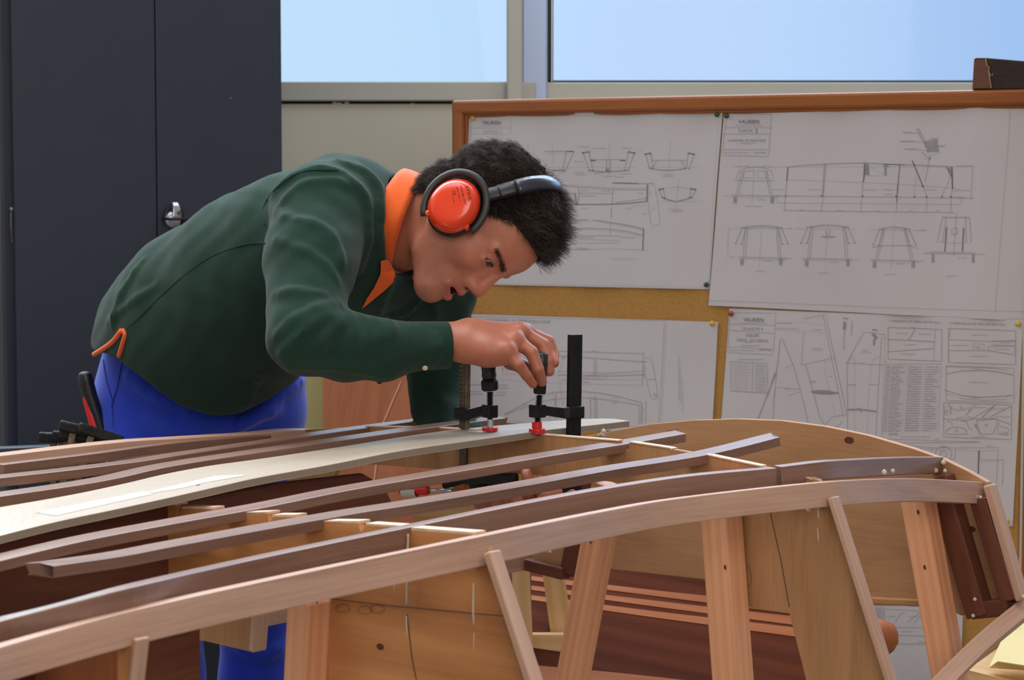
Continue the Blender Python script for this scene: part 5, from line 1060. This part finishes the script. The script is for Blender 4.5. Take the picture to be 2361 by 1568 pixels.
# eyebrows and lashes
def line_hair(a, b, c_, n, L, name, spread, tilt):
    R = np.random.default_rng(n); t = R.uniform(0, 1, n); P = np.stack([np.array(a)*(1-x)**2+2*np.array(b)*x*(1-x)+np.array(c_)*x*x for x in t]); P += R.normal(size=P.shape)*np.array([.03, .03, spread])*(1-.5*t)[:, None]
    W0 = HC + P@HAX*.01; hp_ = []
    for w0 in W0:
        dd = float(head.d(w0[None])[0]); g = np.array([head.d((w0+e)[None])[0]-dd for e in np.eye(3)*.001]); g = norm(g); hp_.append((w0-g*dd, g))
    Pn = np.array([x for x, _ in hp_]); G = np.array([g for _, g in hp_]); tg = (np.array(c_)-np.array(a)); tg = norm(tg@HAX)
    D = G*.35 + tg*.8 + (HU*tilt) + R.normal(size=G.shape)*.12; D /= np.linalg.norm(D, axis=1)[:, None]
    return strands(n, Pn-G*.0003, D, np.full(n, L), .00022, 3, .1, np.zeros(3), 4)
for s in (1, -1):
    V, F = line_hair((10.0, 1.2*s, 2.75), (9.3, 3.2*s, 3.3), (7.5, 4.8*s, 2.75), 700, .0065, 'brow', .22, .3); fastmesh('eyebrow', V, F, MT['hair'], man)
    V, F = line_hair((9.0, 1.9*s, 1.75), (9.2, 3.2*s, 1.7), (8.3, 4.5*s, 1.45), 60, .0055, 'lash', .02, -.5); fastmesh('eyelashes', V, F, MT['hair'], man)

# ---------------- clothes
HEM = np.array([(150, 800), (217, 816), (250, 815), (290, 828), (360, 872), (430, 926), (500, 952), (560, 949), (620, 918), (700, 868), (760, 850)])
hx = np.array([at(x, y, 3.4)[0] for x, y in HEM]); hz = np.array([at(x, y, 3.4)[2] for x, y in HEM])
sw = Solid()
sw.chain([A_(775, 552, 3.23, 180), A_(690, 600, 3.28, 196), A_(600, 655, 3.34, 208), A_(490, 745, 3.43, 224), A_(452, 800, 3.5, 228), A_(460, 905, 3.58, 222)], .03)
sw.cone(at(790, 540, 3.15), at(985, 668, 3.34), .088, .078, .05)
sw.cone(at(790, 462, 3.16), at(890, 500, 3.2), R_(96, 3.16), R_(84, 3.2), .05)
sw.chain([A_(742, 492, 3.1, 120), A_(716, 600, 3.02, 102), A_(702, 770, 2.92, 88)], .025)
sw.chain([A_(706, 780, 2.92, 86), A_(800, 800, 2.94, 76), A_(880, 806, 2.955, 69), A_(985, 798, 2.975, 53)], .015)
sw.chain([A_(990, 690, 3.36, 76), A_(1006, 850, 3.35, 62), A_(1012, 935, 3.33, 56), A_(1085, 1030, 3.2, 46), A_(1120, 1110, 3.1, 40)], .03)
FOLDS = [([(779, 700), (730, 712), (680, 738), (640, 775)], 9), ([(775, 725), (720, 745), (670, 790), (648, 820)], 8), ([(795, 735), (760, 765), (730, 810)], 7), ([(606, 470), (660, 500), (742, 523), (775, 570), (783, 611)], 7), ([(612, 540), (680, 570), (740, 600), (780, 650)], 5),
         ([(612, 480), (655, 420), (720, 390), (790, 395)], 6), ([(640, 480), (690, 430), (760, 415), (800, 430)], 5), ([(780, 372), (850, 405), (878, 470), (868, 560)], 7), ([(820, 378), (870, 430), (872, 500)], 5), ([(790, 400), (840, 450), (850, 540), (830, 620)], 7),
         ([(800, 722), (815, 745), (810, 790)], 5), ([(830, 728), (845, 750), (838, 800)], 5), ([(860, 733), (872, 752), (868, 790)], 4), ([(890, 736), (900, 752), (895, 780)], 4), ([(640, 850), (720, 842), (820, 850), (900, 868)], 6), ([(630, 680), (690, 672), (750, 680)], 5),
         ([(330, 600), (280, 680), (262, 750)], 8), ([(600, 860), (580, 900), (560, 940)], 6), ([(250, 740), (300, 700), (360, 660)], 5), ([(900, 640), (880, 700), (860, 740)], 6), ([(960, 700), (930, 720), (900, 726)], 5), ([(1000, 700), (1010, 800), (1000, 900)], 6)]
INW = norm([.0, .8, -.4])
sw.cone(at(985, 530, 3.15), at(905, 516, 3.18), .080, .067, .012, '-')      # neck opening
base_sw = Solid(); base_sw.p = list(sw.p)
for pts, w_ in FOLDS:
    C = catmull([np.array([*p, 0.]) for p in pts], 3); H = [hit(p[0], p[1], base_sw.d) for p in C]; H = [h for h in H if h is not None]
    for i, (a, b) in enumerate(zip(H[:-1], H[1:])):
        if np.linalg.norm(a-b) < .08: sw.cone(a+INW*R_(w_*.35, 3), b+INW*R_(w_*.35, 3), R_(w_*.6, 3), R_(w_*.6, 3), .012)
def swfn(P):
    d = sw.d(P); zc = np.interp(P[:, 0], hx, hz); e = (zc - P[:, 2])*.9 + .0*P[:, 0]; e = np.where((P[:, 0] > at(740, 800, 3.4)[0]) | (P[:, 1] < 3.1), -1, e)
    r_ = .0012*np.sin(P[:, 0]*95+2*np.sin(P[:, 2]*40))*np.sin(P[:, 2]*70+P[:, 1]*60)
    # left sleeve cut at the cuff
    w = (P-at(1030, 796, 2.98))@norm(at(1030, 796, 2.98)-at(985, 798, 2.975))
    w = np.where(P[:, 1] < 3.05, w, -1)
    return np.maximum(np.maximum(d + r_, e), w)
lo, hi = bounds(sw); V, F = surfnet(swfn, lo, hi, .0046); V = relax(V, F, 2, .4)
MT['sweater'] = plain('sweater_knit', (32, 56, 46), .92, spec=.12, noise_amt=.08, nscale=30, bump=.35, bscale=700, sheen=.12)
sweater = fastmesh('sweater', V, F, MT['sweater'], man); sweater['label'] = 'dark green long-sleeved sweater'
MT['orange'] = plain('orange_cloth', (232, 94, 20), .8, noise_amt=.04, nscale=30, bump=.3, bscale=600, sheen=.2)
# seams on sleeve, shoulder and side
def seam_line(pts, r, mat, parent, name='seam', out=.0, fn=None):
    C = catmull([np.array([*p, 0.]) for p in pts], 5); H = [hit(p[0], p[1], fn or sw.d, out=out) for p in C]; H = [h for h in H if h is not None]
    return mesh(name, *tube(H, r, 6), mat, parent, smooth=True)
for pts in ([(612, 520), (606, 480), (640, 430), (700, 395), (780, 392)], [(280, 770), (330, 722), (400, 655), (480, 595), (560, 565), (610, 560)], [(944, 738), (940, 790), (945, 858)]):
    seam_line(pts, .0009, MT['sweater'], sweater)
# cuff
cu0 = at(940, 799, 2.968); cu1 = at(1034, 796, 2.982); gL = np.linalg.norm(cu1-cu0)
V, F = lathe([(0, .0325), (.001, .0345), (gL*.5, .0338), (gL*.97, .0328), (gL, .0322), (gL, .0308), (gL*.6, .030)], cu0, cu1, 40, cap=False)
V = np.array(V); ctr = cu0 + np.outer(((V-cu0)@norm(cu1-cu0)), norm(cu1-cu0)); V = ctr + (V-ctr)*np.array([1, .86, 1.0])
cuff = mesh('cuff', V, F, MT['sweater'], sweater, smooth=True)
bt = at(980, 848, 2.945); mesh('button', *lathe([(0, .0036), (.0012, .0038), (.002, .003), (.0018, .0016)], bt, bt+norm([.05, -.8, -.55]), 18), plain('button', (214, 188, 160), .3), sweater)
bt = at(875, 880, 2.95); mesh('button', *lathe([(0, .0034), (.0015, .0036), (.0022, .003)], bt, bt+norm([0, -.5, -.8]), 14), MT['black_plastic'], sweater)
# collar: turned-down orange band round the neck
cax_ = norm(np.array([.93, -.10, -.32])); cup_ = norm(np.array([.32, 0, .95])); cup_ = norm(cup_-cax_*(cup_@cax_)); cnr = -norm(np.cross(cup_, cax_)); cnr = cnr if cnr[1] < 0 else -cnr
c_in = at(944, 514, 3.165); c_out = at(899, 508, 3.18)
V = []; F = []; NP = 56
prof = [(c_in - cax_*.004, .068), (c_in, .072), (c_in*.75+c_out*.25, .0735), (c_in*.5+c_out*.5, .0755), (c_in*.25+c_out*.75, .0775), (c_out, .0785), (c_out, .0765), (c_in*.5+c_out*.5, .0735)]
for i in range(NP+1):
    ph = math.radians(-160+ (325)*i/NP) ; wv = .0012*math.sin(ph*5)
    tip = max(0, (ph-2.3))*.0
    for c_, r in prof: V.append(c_ - cax_*(max(0, (c_in-c_)@cax_)*.42*max(0, math.sin(ph))) + (cup_*math.cos(ph) + cnr*math.sin(ph)*1.0)*(r+wv))
m = len(prof)
for i in range(NP):
    for k in range(m-1): F.append((i*m+k, i*m+k+1, (i+1)*m+k+1, (i+1)*m+k))
collar = mesh('collar', V, F, MT['orange'], man, smooth=True); collar['label'] = 'bright orange turned-down collar'
md = collar.modifiers.new('thickness', 'SOLIDIFY'); md.thickness = .0015; md.offset = 0
seam_pts = []
lap = [(893, 600), (908, 622), (911, 636), (906, 652), (885, 672), (860, 692), (834, 713), (846, 688), (862, 664), (877, 632), (878, 602)]
P = []
for x, y in lap:
    h_ = hit(x, y, sw.d, out=.002); yh = h_[1] if h_ is not None else 3.16
    P.append(at(x, y, min(yh-.007, 3.112+.02*(y-600)/113)))
extrude('placket_facing', P, (0, .004, 0), MT['orange'], collar, grain=(1, 0, 0), bv=.0012)
P = [at(x, y, 3.13) for x, y in ((950, 636), (960, 634), (962, 655), (968, 676), (958, 668))]; extrude('collar_tip', P, (0, .004, 0), MT['orange'], collar, grain=(1, 0, 0), bv=.001)
# orange tape at the side vent
vp = []
for pts, w_ in (([(217, 817), (240, 803), (262, 786), (280, 762)], .0042), ([(283, 760), (288, 772), (282, 795), (274, 822)], .0036)):
    C = catmull([np.array([*p, 0.]) for p in pts], 5); H = [hit(p[0], p[1], sw.d, out=.001) for p in C]; H = [h for h in H if h is not None]; vp.append(tube(H, w_, 8))
mesh('vent_tape', *join(vp), MT['orange'], sweater, smooth=True)

# trousers
tr_ = Solid()
tr_.chain([A_(462, 860, 3.60, 226), A_(462, 950, 3.6, 226)], .03)
tr_.ell(at(462, 930, 3.6), [R_(243, 3.6), .135, .13], .03)
tr_.chain([A_(352, 960, 3.56, 125), A_(378, 1250, 3.47, 92), A_(392, 1568, 3.48, 76), (fR+UPZ*.05, .058), (fR+UPZ*.0, .055)], .03)
tr_.chain([A_(575, 960, 3.66, 122), A_(586, 1250, 3.62, 92), A_(590, 1568, 3.63, 80), (fL+UPZ*.05, .058), (fL+UPZ*.0, .055)], .03)
for pts, w_ in (([(300, 870), (400, 930), (520, 960)], 7), ([(440, 960), (520, 975), (610, 950)], 7), ([(600, 930), (660, 900), (700, 870)], 7), ([(350, 960), (420, 985), (480, 990)], 6), ([(340, 1500), (400, 1520), (450, 1500)], 7), ([(540, 1480), (600, 1510), (650, 1490)], 7), ([(545, 985), (590, 960), (640, 945)], 5)):
    C = catmull([np.array([*p, 0.]) for p in pts], 3); H = [hit(p[0], p[1], Solid.d.__get__(tr_)) for p in C]; H = [h for h in H if h is not None]
    for a, b in zip(H[:-1], H[1:]): tr_.cone(a, b, R_(w_*.7, 3.5), R_(w_*.7, 3.5), .02)
ztr = at(400, 775, 3.5)[2]
def trfn(P): return np.maximum(tr_.d(P) + .001*np.sin(P[:, 0]*60)*np.sin(P[:, 2]*45), np.maximum(P[:, 2]-ztr, .055-P[:, 2]))
lo, hi = bounds(tr_); V, F = surfnet(trfn, lo, hi, .0065); V = relax(V, F, 1, .4)
MT['trousers'] = plain('blue_workwear', (36, 64, 190), .8, spec=.2, noise_amt=.08, nscale=20, bump=.3, bscale=500, sheen=.3)
trs = fastmesh('trousers', V, F, MT['trousers'], man); trs['label'] = 'bright blue work trousers'
MT['trouser_seam'] = plain('trouser_seam', (26, 42, 120), .8)
for pts in ([(238, 830), (246, 880), (262, 932)], [(282, 835), (268, 900), (258, 934), (262, 960)], [(540, 985), (548, 965), (566, 950)], [(258, 934), (262, 985)]):
    C = catmull([np.array([*p, 0.]) for p in pts], 5); H = [hit(p[0], p[1], tr_.d, out=.0004) for p in C]; H = [h for h in H if h is not None]
    if len(H) > 2: mesh('seam', *tube(H, .0009, 5), MT['trouser_seam'], trs)
for c0 in (fR, fL):
    Sx = Solid(); c1 = c0+np.array([.10, -.11, -.055]); Sx.cone(c0*np.array([1, 1, 0])+UPZ*.05, np.array([c1[0], c1[1], .04]), .048, .038, .02)
    fn = lambda P, Sx=Sx: np.maximum(Sx.d(P), .002-P[:, 2]); lo, hi = bounds(Sx); V, F = surfnet(fn, lo, hi, .006); fastmesh('shoe', V, F, MT['black_plastic'], man)

# ------------------------------------------------------------------ ear defenders
ed = thing('ear_defenders', hd(1, 9, 0), 'orange ear defenders with a black headband worn over the curly hair', 'ear defenders')
MT['muff'] = plain('muff_plastic', (228, 62, 22), .25, coat=.4); MT['band_grey'] = plain('band_plastic', (48, 48, 44), .45); MT['band_blue'] = plain('band_padding', (36, 40, 52), .32, coat=.3)
def cup(side):
    c0 = hd(.9, 8.0*side, -.5); ax_n = norm(HR*side + HF*.05 + HU*.10*0)
    la = norm(HF*-.45 + HU*.55 + 0*HR); la = norm(la - ax_n*(la@ax_n)); la = norm(la*1.0); lb = np.cross(ax_n, la)
    def ring(h, a, b, sh=0.0, egg=.0):
        out = []
        for k in range(40):
            t = 2*math.pi*k/40; ca, sa = math.cos(t), math.sin(t); out.append(c0 + ax_n*h + la*(a*ca + sh) + lb*(b*sa*(1+egg*ca)))
        return out
    def shell(rs, cap=True):
        V = []; F = []
        for r in rs: V += r
        for i in range(len(rs)-1):
            for k in range(40): k2 = (k+1) % 40; F.append((i*40+k, i*40+k2, (i+1)*40+k2, (i+1)*40+k))
        if cap: F.append(tuple((len(rs)-1)*40+k for k in range(40))); F.append(tuple(range(40))[::-1])
        return V, F
    cs_ = mesh('cushion', *shell([ring(-.012, .034, .030), ring(-.010, .040, .036), ring(-.002, .043, .038), ring(.006, .041, .036), ring(.008, .036, .032)]), MT['black_plastic'], ed, smooth=True)
    cp = mesh('ear_cup', *shell([ring(.004, .0395, .0345), ring(.010, .0405, .0355), ring(.018, .0385, .0338, -.0005), ring(.025, .033, .029, -.001), ring(.0275, .0285, .0255, .001), ring(.0285, .025, .023, .003), ring(.0283, .012, .011, .004)]), MT['muff'], ed, smooth=True)
    # flat facet low on the cup
    yoke = []
    for k in range(33):
        t = math.radians(-115 + 250*k/32); yoke.append(c0 + ax_n*(.006+.004*math.cos(t)) + la*(.049*math.cos(t)+.002) + lb*(.043*math.sin(t)))
    V, F = tube(yoke, .0052, 8); mesh('yoke', V, F, MT['band_grey'], ed, smooth=True)
    for t in (-115, 135):
        t = math.radians(t); p = c0 + ax_n*.010 + la*.040*math.cos(t) + lb*.035*math.sin(t); mesh('pivot', *lathe([(-.004, .004), (.006, .004), (.007, .002)], p, p+ax_n, 12), MT['muff'], ed)
    return c0, ax_n, la, lb
c0, axn, la, lb = cup(1); c0b, *_ = cup(-1)
bpts = []
top = [(1.0, 9.0, 3.9), (1.2, 8.9, 6.0), (1.2, 8.3, 8.6), (1.1, 6.9, 11.4), (1.0, 4.2, 13.6), (1.0, 0, 14.5)]
full = top + [(f, -r, u) for f, r, u in top[-2::-1]]
Pb = catmull([hd(*q) for q in full], 6); Tb = np.gradient(Pb, axis=0)
def bandmesh(name, i0, i1, w, th, mat):
    V = []; F = []
    for i in range(i0, i1+1):
        g = norm(Tb[i]); n_ = norm(Pb[i]-hd(1, 0, 3)); n_ = norm(n_-g*(n_@g)); s = np.cross(g, n_); ww = w
        V += [Pb[i]-s*ww/2, Pb[i]-s*ww/4+n_*th*.8, Pb[i]+n_*th, Pb[i]+s*ww/4+n_*th*.8, Pb[i]+s*ww/2, Pb[i]-n_*th*.4]
    m = i1-i0+1
    for i in range(m-1):
        for k in range(6): F.append((6*i+k, 6*i+(k+1) % 6, 6*i+6+(k+1) % 6, 6*i+6+k))
    F += [tuple(range(6))[::-1], tuple(6*(m-1)+k for k in range(6))]
    return mesh(name, V, F, mat, ed, smooth=True)
NB = len(Pb)-1
bandmesh('headband', 0, NB, .020, .0018, MT['black_plastic'])
bandmesh('headband_padding', 12, NB-12, .024, .0042, MT['band_blue'])
bandmesh('slider', 6, 12, .022, .003, MT['black_plastic'])
# printing on the cup
def cup_text(s_, u0, v0, h, wd, ang=math.radians(-77)):
    cu = bpy.data.curves.new('t', 'FONT'); cu.body = s_; cu.size = 1; tob = bpy.data.objects.new('t', cu); COL.objects.link(tob); bpy.context.view_layer.update()
    me = bpy.data.meshes.new_from_object(tob.evaluated_get(bpy.context.evaluated_depsgraph_get())); vv = np.array([v.co[:] for v in me.vertices]); ff = [tuple(p.vertices) for p in me.polygons]
    bpy.data.objects.remove(tob); bpy.data.curves.remove(cu)
    vv[:, 0] -= vv[:, 0].min(); sx = wd/vv[:, 0].max(); e1 = (math.cos(ang), math.sin(ang)); e2 = (-math.sin(ang), math.cos(ang)); V = []
    pc = c0 + axn*.0290
    for q in vv:
        X = u0 + q[0]*sx*e1[0] + q[1]*h/.7*e2[0]; Y = v0 - (q[0]*sx*e1[1] + q[1]*h/.7*e2[1]); V.append(on(X, Y, pc, axn))
    mesh('printed_lettering', V, ff, MT['black_plastic'], ed)
cup_text('STIHL', 1073, 429, 7.5, 36); cup_text('concept 24 F', 1061, 428, 5, 46); cup_text('EN 352-1', 1052, 432, 3, 32); cup_text('CE', 1042, 440, 7, 11); cup_text('0194', 1043, 454, 2.6, 14)

# pliers in the trouser pocket
pl_ = thing('pliers', at(232, 985, 3.52), 'pliers with black and red handle sticking up out of the trouser pocket', 'pliers')
mesh('handle', *tube(catmull([at(x, y, 3.50) for x, y in ((196, 856), (198, 875), (205, 905), (216, 940), (226, 970), (236, 1010))], 5), np.interp(np.linspace(0, 1, 26), [0, .05, .2, .5, 1], [.004, .0105, .0125, .012, .010]), 14), MT['black_plastic'], pl_, smooth=True)
mesh('red_insert', *tube(catmull([at(x, y, 3.496) for x, y in ((193, 890), (199, 920), (208, 950), (218, 985), (222, 1010))], 5), np.interp(np.linspace(0, 1, 21), [0, .3, .8, 1], [.002, .0065, .008, .007]), 12), MT['red'], pl_, smooth=True)

# ------------------------------------------------------------------ clamps
def clamp(nm_label, bar_px, Yb, bar_top, bar_bot, scr_px, Ys, arm_y0, arm_y1, pad_y, hnd, bar_mat, pad_style, bw_=.0098, scr_dx=0):
    """F-clamp: bar, sliding arm with screw, handle, red pad and a fixed lower jaw"""
    r = thing('bar_clamp', at(bar_px, pad_y, Yb), nm_label, 'clamp', 'clamps tightening the pale plank')
    bt, bb = at(bar_px+3, bar_top, Yb), at(bar_px-3 if bar_px > 1200 else bar_px, bar_bot, Yb); armdir = at(scr_px, arm_y0, Ys) - at(bar_px, arm_y0, Yb); ad = norm([armdir[0], armdir[1], 0]); sd = np.cross(ad, UPZ)
    o = beam('bar', bb, bt, bw_*1.9, bw_*.8, ad, bar_mat, r, bv=.001)
    a, b = at(bar_px, arm_y1-12, Yb), at(scr_px, (arm_y0+arm_y1)/2-6, Ys)
    # sliding arm: tapered bar with a collar at each end
    Vs = []
    for p, hh, ww in ((a - ad*.012, .0085, .010), (a + ad*.014, .0085, .010), (a + ad*.02, .0075, .006), (b - ad*.012, .0068, .006), (b - ad*.010, .0092, .0085), (b + ad*.0085, .0092, .0085)):
        for i, j in ((-1, -1), (1, -1), (1, 1), (-1, 1)): Vs.append(p + sd*ww*i + UPZ*hh*j)
    Fs = [(0, 1, 2, 3), (23, 22, 21, 20)]
    for i in range(5):
        for k in range(4): Fs.append((4*i+k, 4*i+4+k, 4*i+4+(k+1) % 4, 4*i+(k+1) % 4))
    o = mesh('sliding_arm', Vs, Fs, MT['black_iron'], r); bevel(o, .002, 2)
    st, sb = at(hnd[2], hnd[1]+6, Ys), at(scr_px, pad_y-8, Ys); g = norm(st-sb); L = np.linalg.norm(st-sb); n = 150; prof_ = [(i/n*L, .0042 + .0012*math.cos(i/n*L/.0029*2*math.pi)) for i in range(n+1)]
    prof_ = [(d_, rr) if d_ > .012 else (d_, .0035) for d_, rr in prof_]; o = mesh('screw', *lathe(prof_, sb, sb+g, 16), MT['black_iron'], r, smooth=True)
    # handle with ferrule
    h0, h1 = at(hnd[2], hnd[1], Ys), at(hnd[3], hnd[0], Ys); hr = hnd[4]
    mesh('ferrule', *lathe([(-.002, hr*.9), (0, hr*1.12), (.011, hr*1.15), (.014, hr*.98)], h0, h1, 6 if pad_style else 12), MT['black_iron'], r)
    HL_ = np.linalg.norm(h1-h0); mesh('handle', *lathe([(.013, hr*.85), (.02, hr*1.0), (HL_*.5, hr*.92), (HL_*.7, hr*1.05), (HL_*.95, hr*1.0), (HL_, hr*.6)], h0, h1, 18), MT['black_plastic'], r, smooth=True)
    p = at(scr_px, pad_y, Ys)
    if pad_style: prof_ = [(0, .0112), (.005, .0112), (.0065, .0108), (.0075, .0072), (.016, .0068), (.0165, .0045)]
    else: prof_ = [(0, .0108), (.0005, .0112), (.0052, .0110), (.0056, .009)]
    mesh('pad', *lathe(prof_, p, p+UPZ, 24), MT['red'], r)
    if not pad_style: mesh('swivel', *lathe([(0, .0045), (.013, .0040)], p+UPZ*.004, p+UPZ, 14), MT['silver'], r)
    return r, ad, sd
MT['worn_bar'] = MT['worn_steel']
c1, ad, sd = clamp('left clamp on the plank, with a rusty notched bar and a flat red pad', 1070, 3.10, 780, 1110, 1130, 3.04, 943, 965, 994, (815, 898, 1130, 1124, .0106), MT['worn_steel'], 0)
a = at(1072, 1104, 3.10); b = at(1190, 1104, 3.0); o = beam('fixed_jaw', a, b, .016, .012, UPZ, MT['black_iron'], c1, bv=.003)
beam('fixed_jaw', at(1022, 1116, 3.11), at(1100, 1096, 3.08), .015, .012, UPZ, MT['black_iron'], c1, bv=.003)
for i in range(16):
    p = at(1063, 830+i*9.5, 3.093); mesh('notch', *boxm(p, (.003, .004, .002)), MT['black_iron'], c1)
c2, ad, sd = clamp('right clamp on the plank, held by the hand, with a stepped red pad', 1323, 3.03, 771, 1130, 1238, 2.995, 945, 962, 999, (812, 905, 1244, 1250, .0088), MT['black_iron'], 1, .0108)
beam('fixed_jaw', at(1336, 1116, 3.02), at(1262, 1126, 2.99), .018, .014, UPZ, MT['black_iron'], c2, bv=.003)
# red-handled screwdriver lying under the battens
sc = thing('screwdriver', at(980, 1132, 3.12), 'red-handled screwdriver lying between the battens under the hull', 'screwdriver')
h0 = at(922, 1131, 3.14); h1 = at(1010, 1131, 3.10)
mesh('handle', *lathe([(0, .004), (.002, .0062), (.02, .0068), (.048, .0068), (.052, .006)], h0, h1, 14), MT['red'], sc, smooth=True)
mesh('shaft', *lathe([(.052, .0035), (.062, .003), (.095, .0028)], h0, h1, 10), MT['silver'], sc, smooth=True)
mesh('sticker', *lathe([(.006, .0070), (.032, .0071)], h0+np.array([0, -.0012, -.0022]), h1+np.array([0, -.0012, -.0022]), 14, cap=False), plain('sticker', (204, 200, 190), .6), sc)
# the tool rests on a ledge of the trestle
# black clamps hanging on a rack behind the left end of the hull
rk = thing('clamp_rack', at(180, 1040, 3.3)*np.array([1, 1, 0]), 'dark rail on legs at the left carrying a row of hanging clamps', 'rack')
beam('rail', at(-60, 1041, 3.32), at(215, 1030, 3.31), .010, .03, UPZ, MT['cab'], rk)
for x in (-40, 205):
    p = at(x, 1046, 3.32); beam('leg', p, p*np.array([1, 1, 0]), .03, .03, (1, 0, 0), MT['cab'], rk)
LBL = ['clamp hanging on the rack, %s' % s for s in ('leftmost and pushed furthest out', 'second from the left', 'third from the left', 'fourth from the left', 'fifth from the left, its jaw on top of the others', 'sixth from the left, nearest the trousers')]
proto = None
for i, (x, y, dx) in enumerate(((150, 1009, 62), (166, 1006, 46), (182, 1006, 40), (198, 1006, 36), (198, 992, 70), (240, 1002, 34))):
    Yc_ = 3.292-.013*i
    if proto is None:
        r = thing('hanging_clamp', at(x, y, Yc_), LBL[i], 'clamp', 'clamps hanging on the rack'); proto = r; b0 = rootloc(r)
        ch = [beam('bar', b0+np.array([-.018, 0, -.22]), b0+np.array([-.018, 0, .006]), .010, .006, (1, 0, 0), MT['worn_steel'], r, bv=.001),
              beam('jaw', b0+np.array([-.040, 0, .001]), b0+np.array([.030, 0, -.003]), .016, .011, UPZ, MT['black_iron'], r, bv=.003)]
        o = mesh('screw', *lathe([(0, .005), (.05, .005), (.052, .009), (.10, .009)], b0+np.array([.022, 0, .0]), b0+np.array([.022, 0, -.1]), 10), MT['black_iron'], r)
    else:
        r = proto.copy(); COL.objects.link(r); r.location = at(x, y, Yc_).tolist(); r['label'] = LBL[i]; r.rotation_euler = (0, .10*(i-2), .12*(i-2))
        for chd in list(proto.children): c_ = chd.copy(); COL.objects.link(c_); c_.parent = r
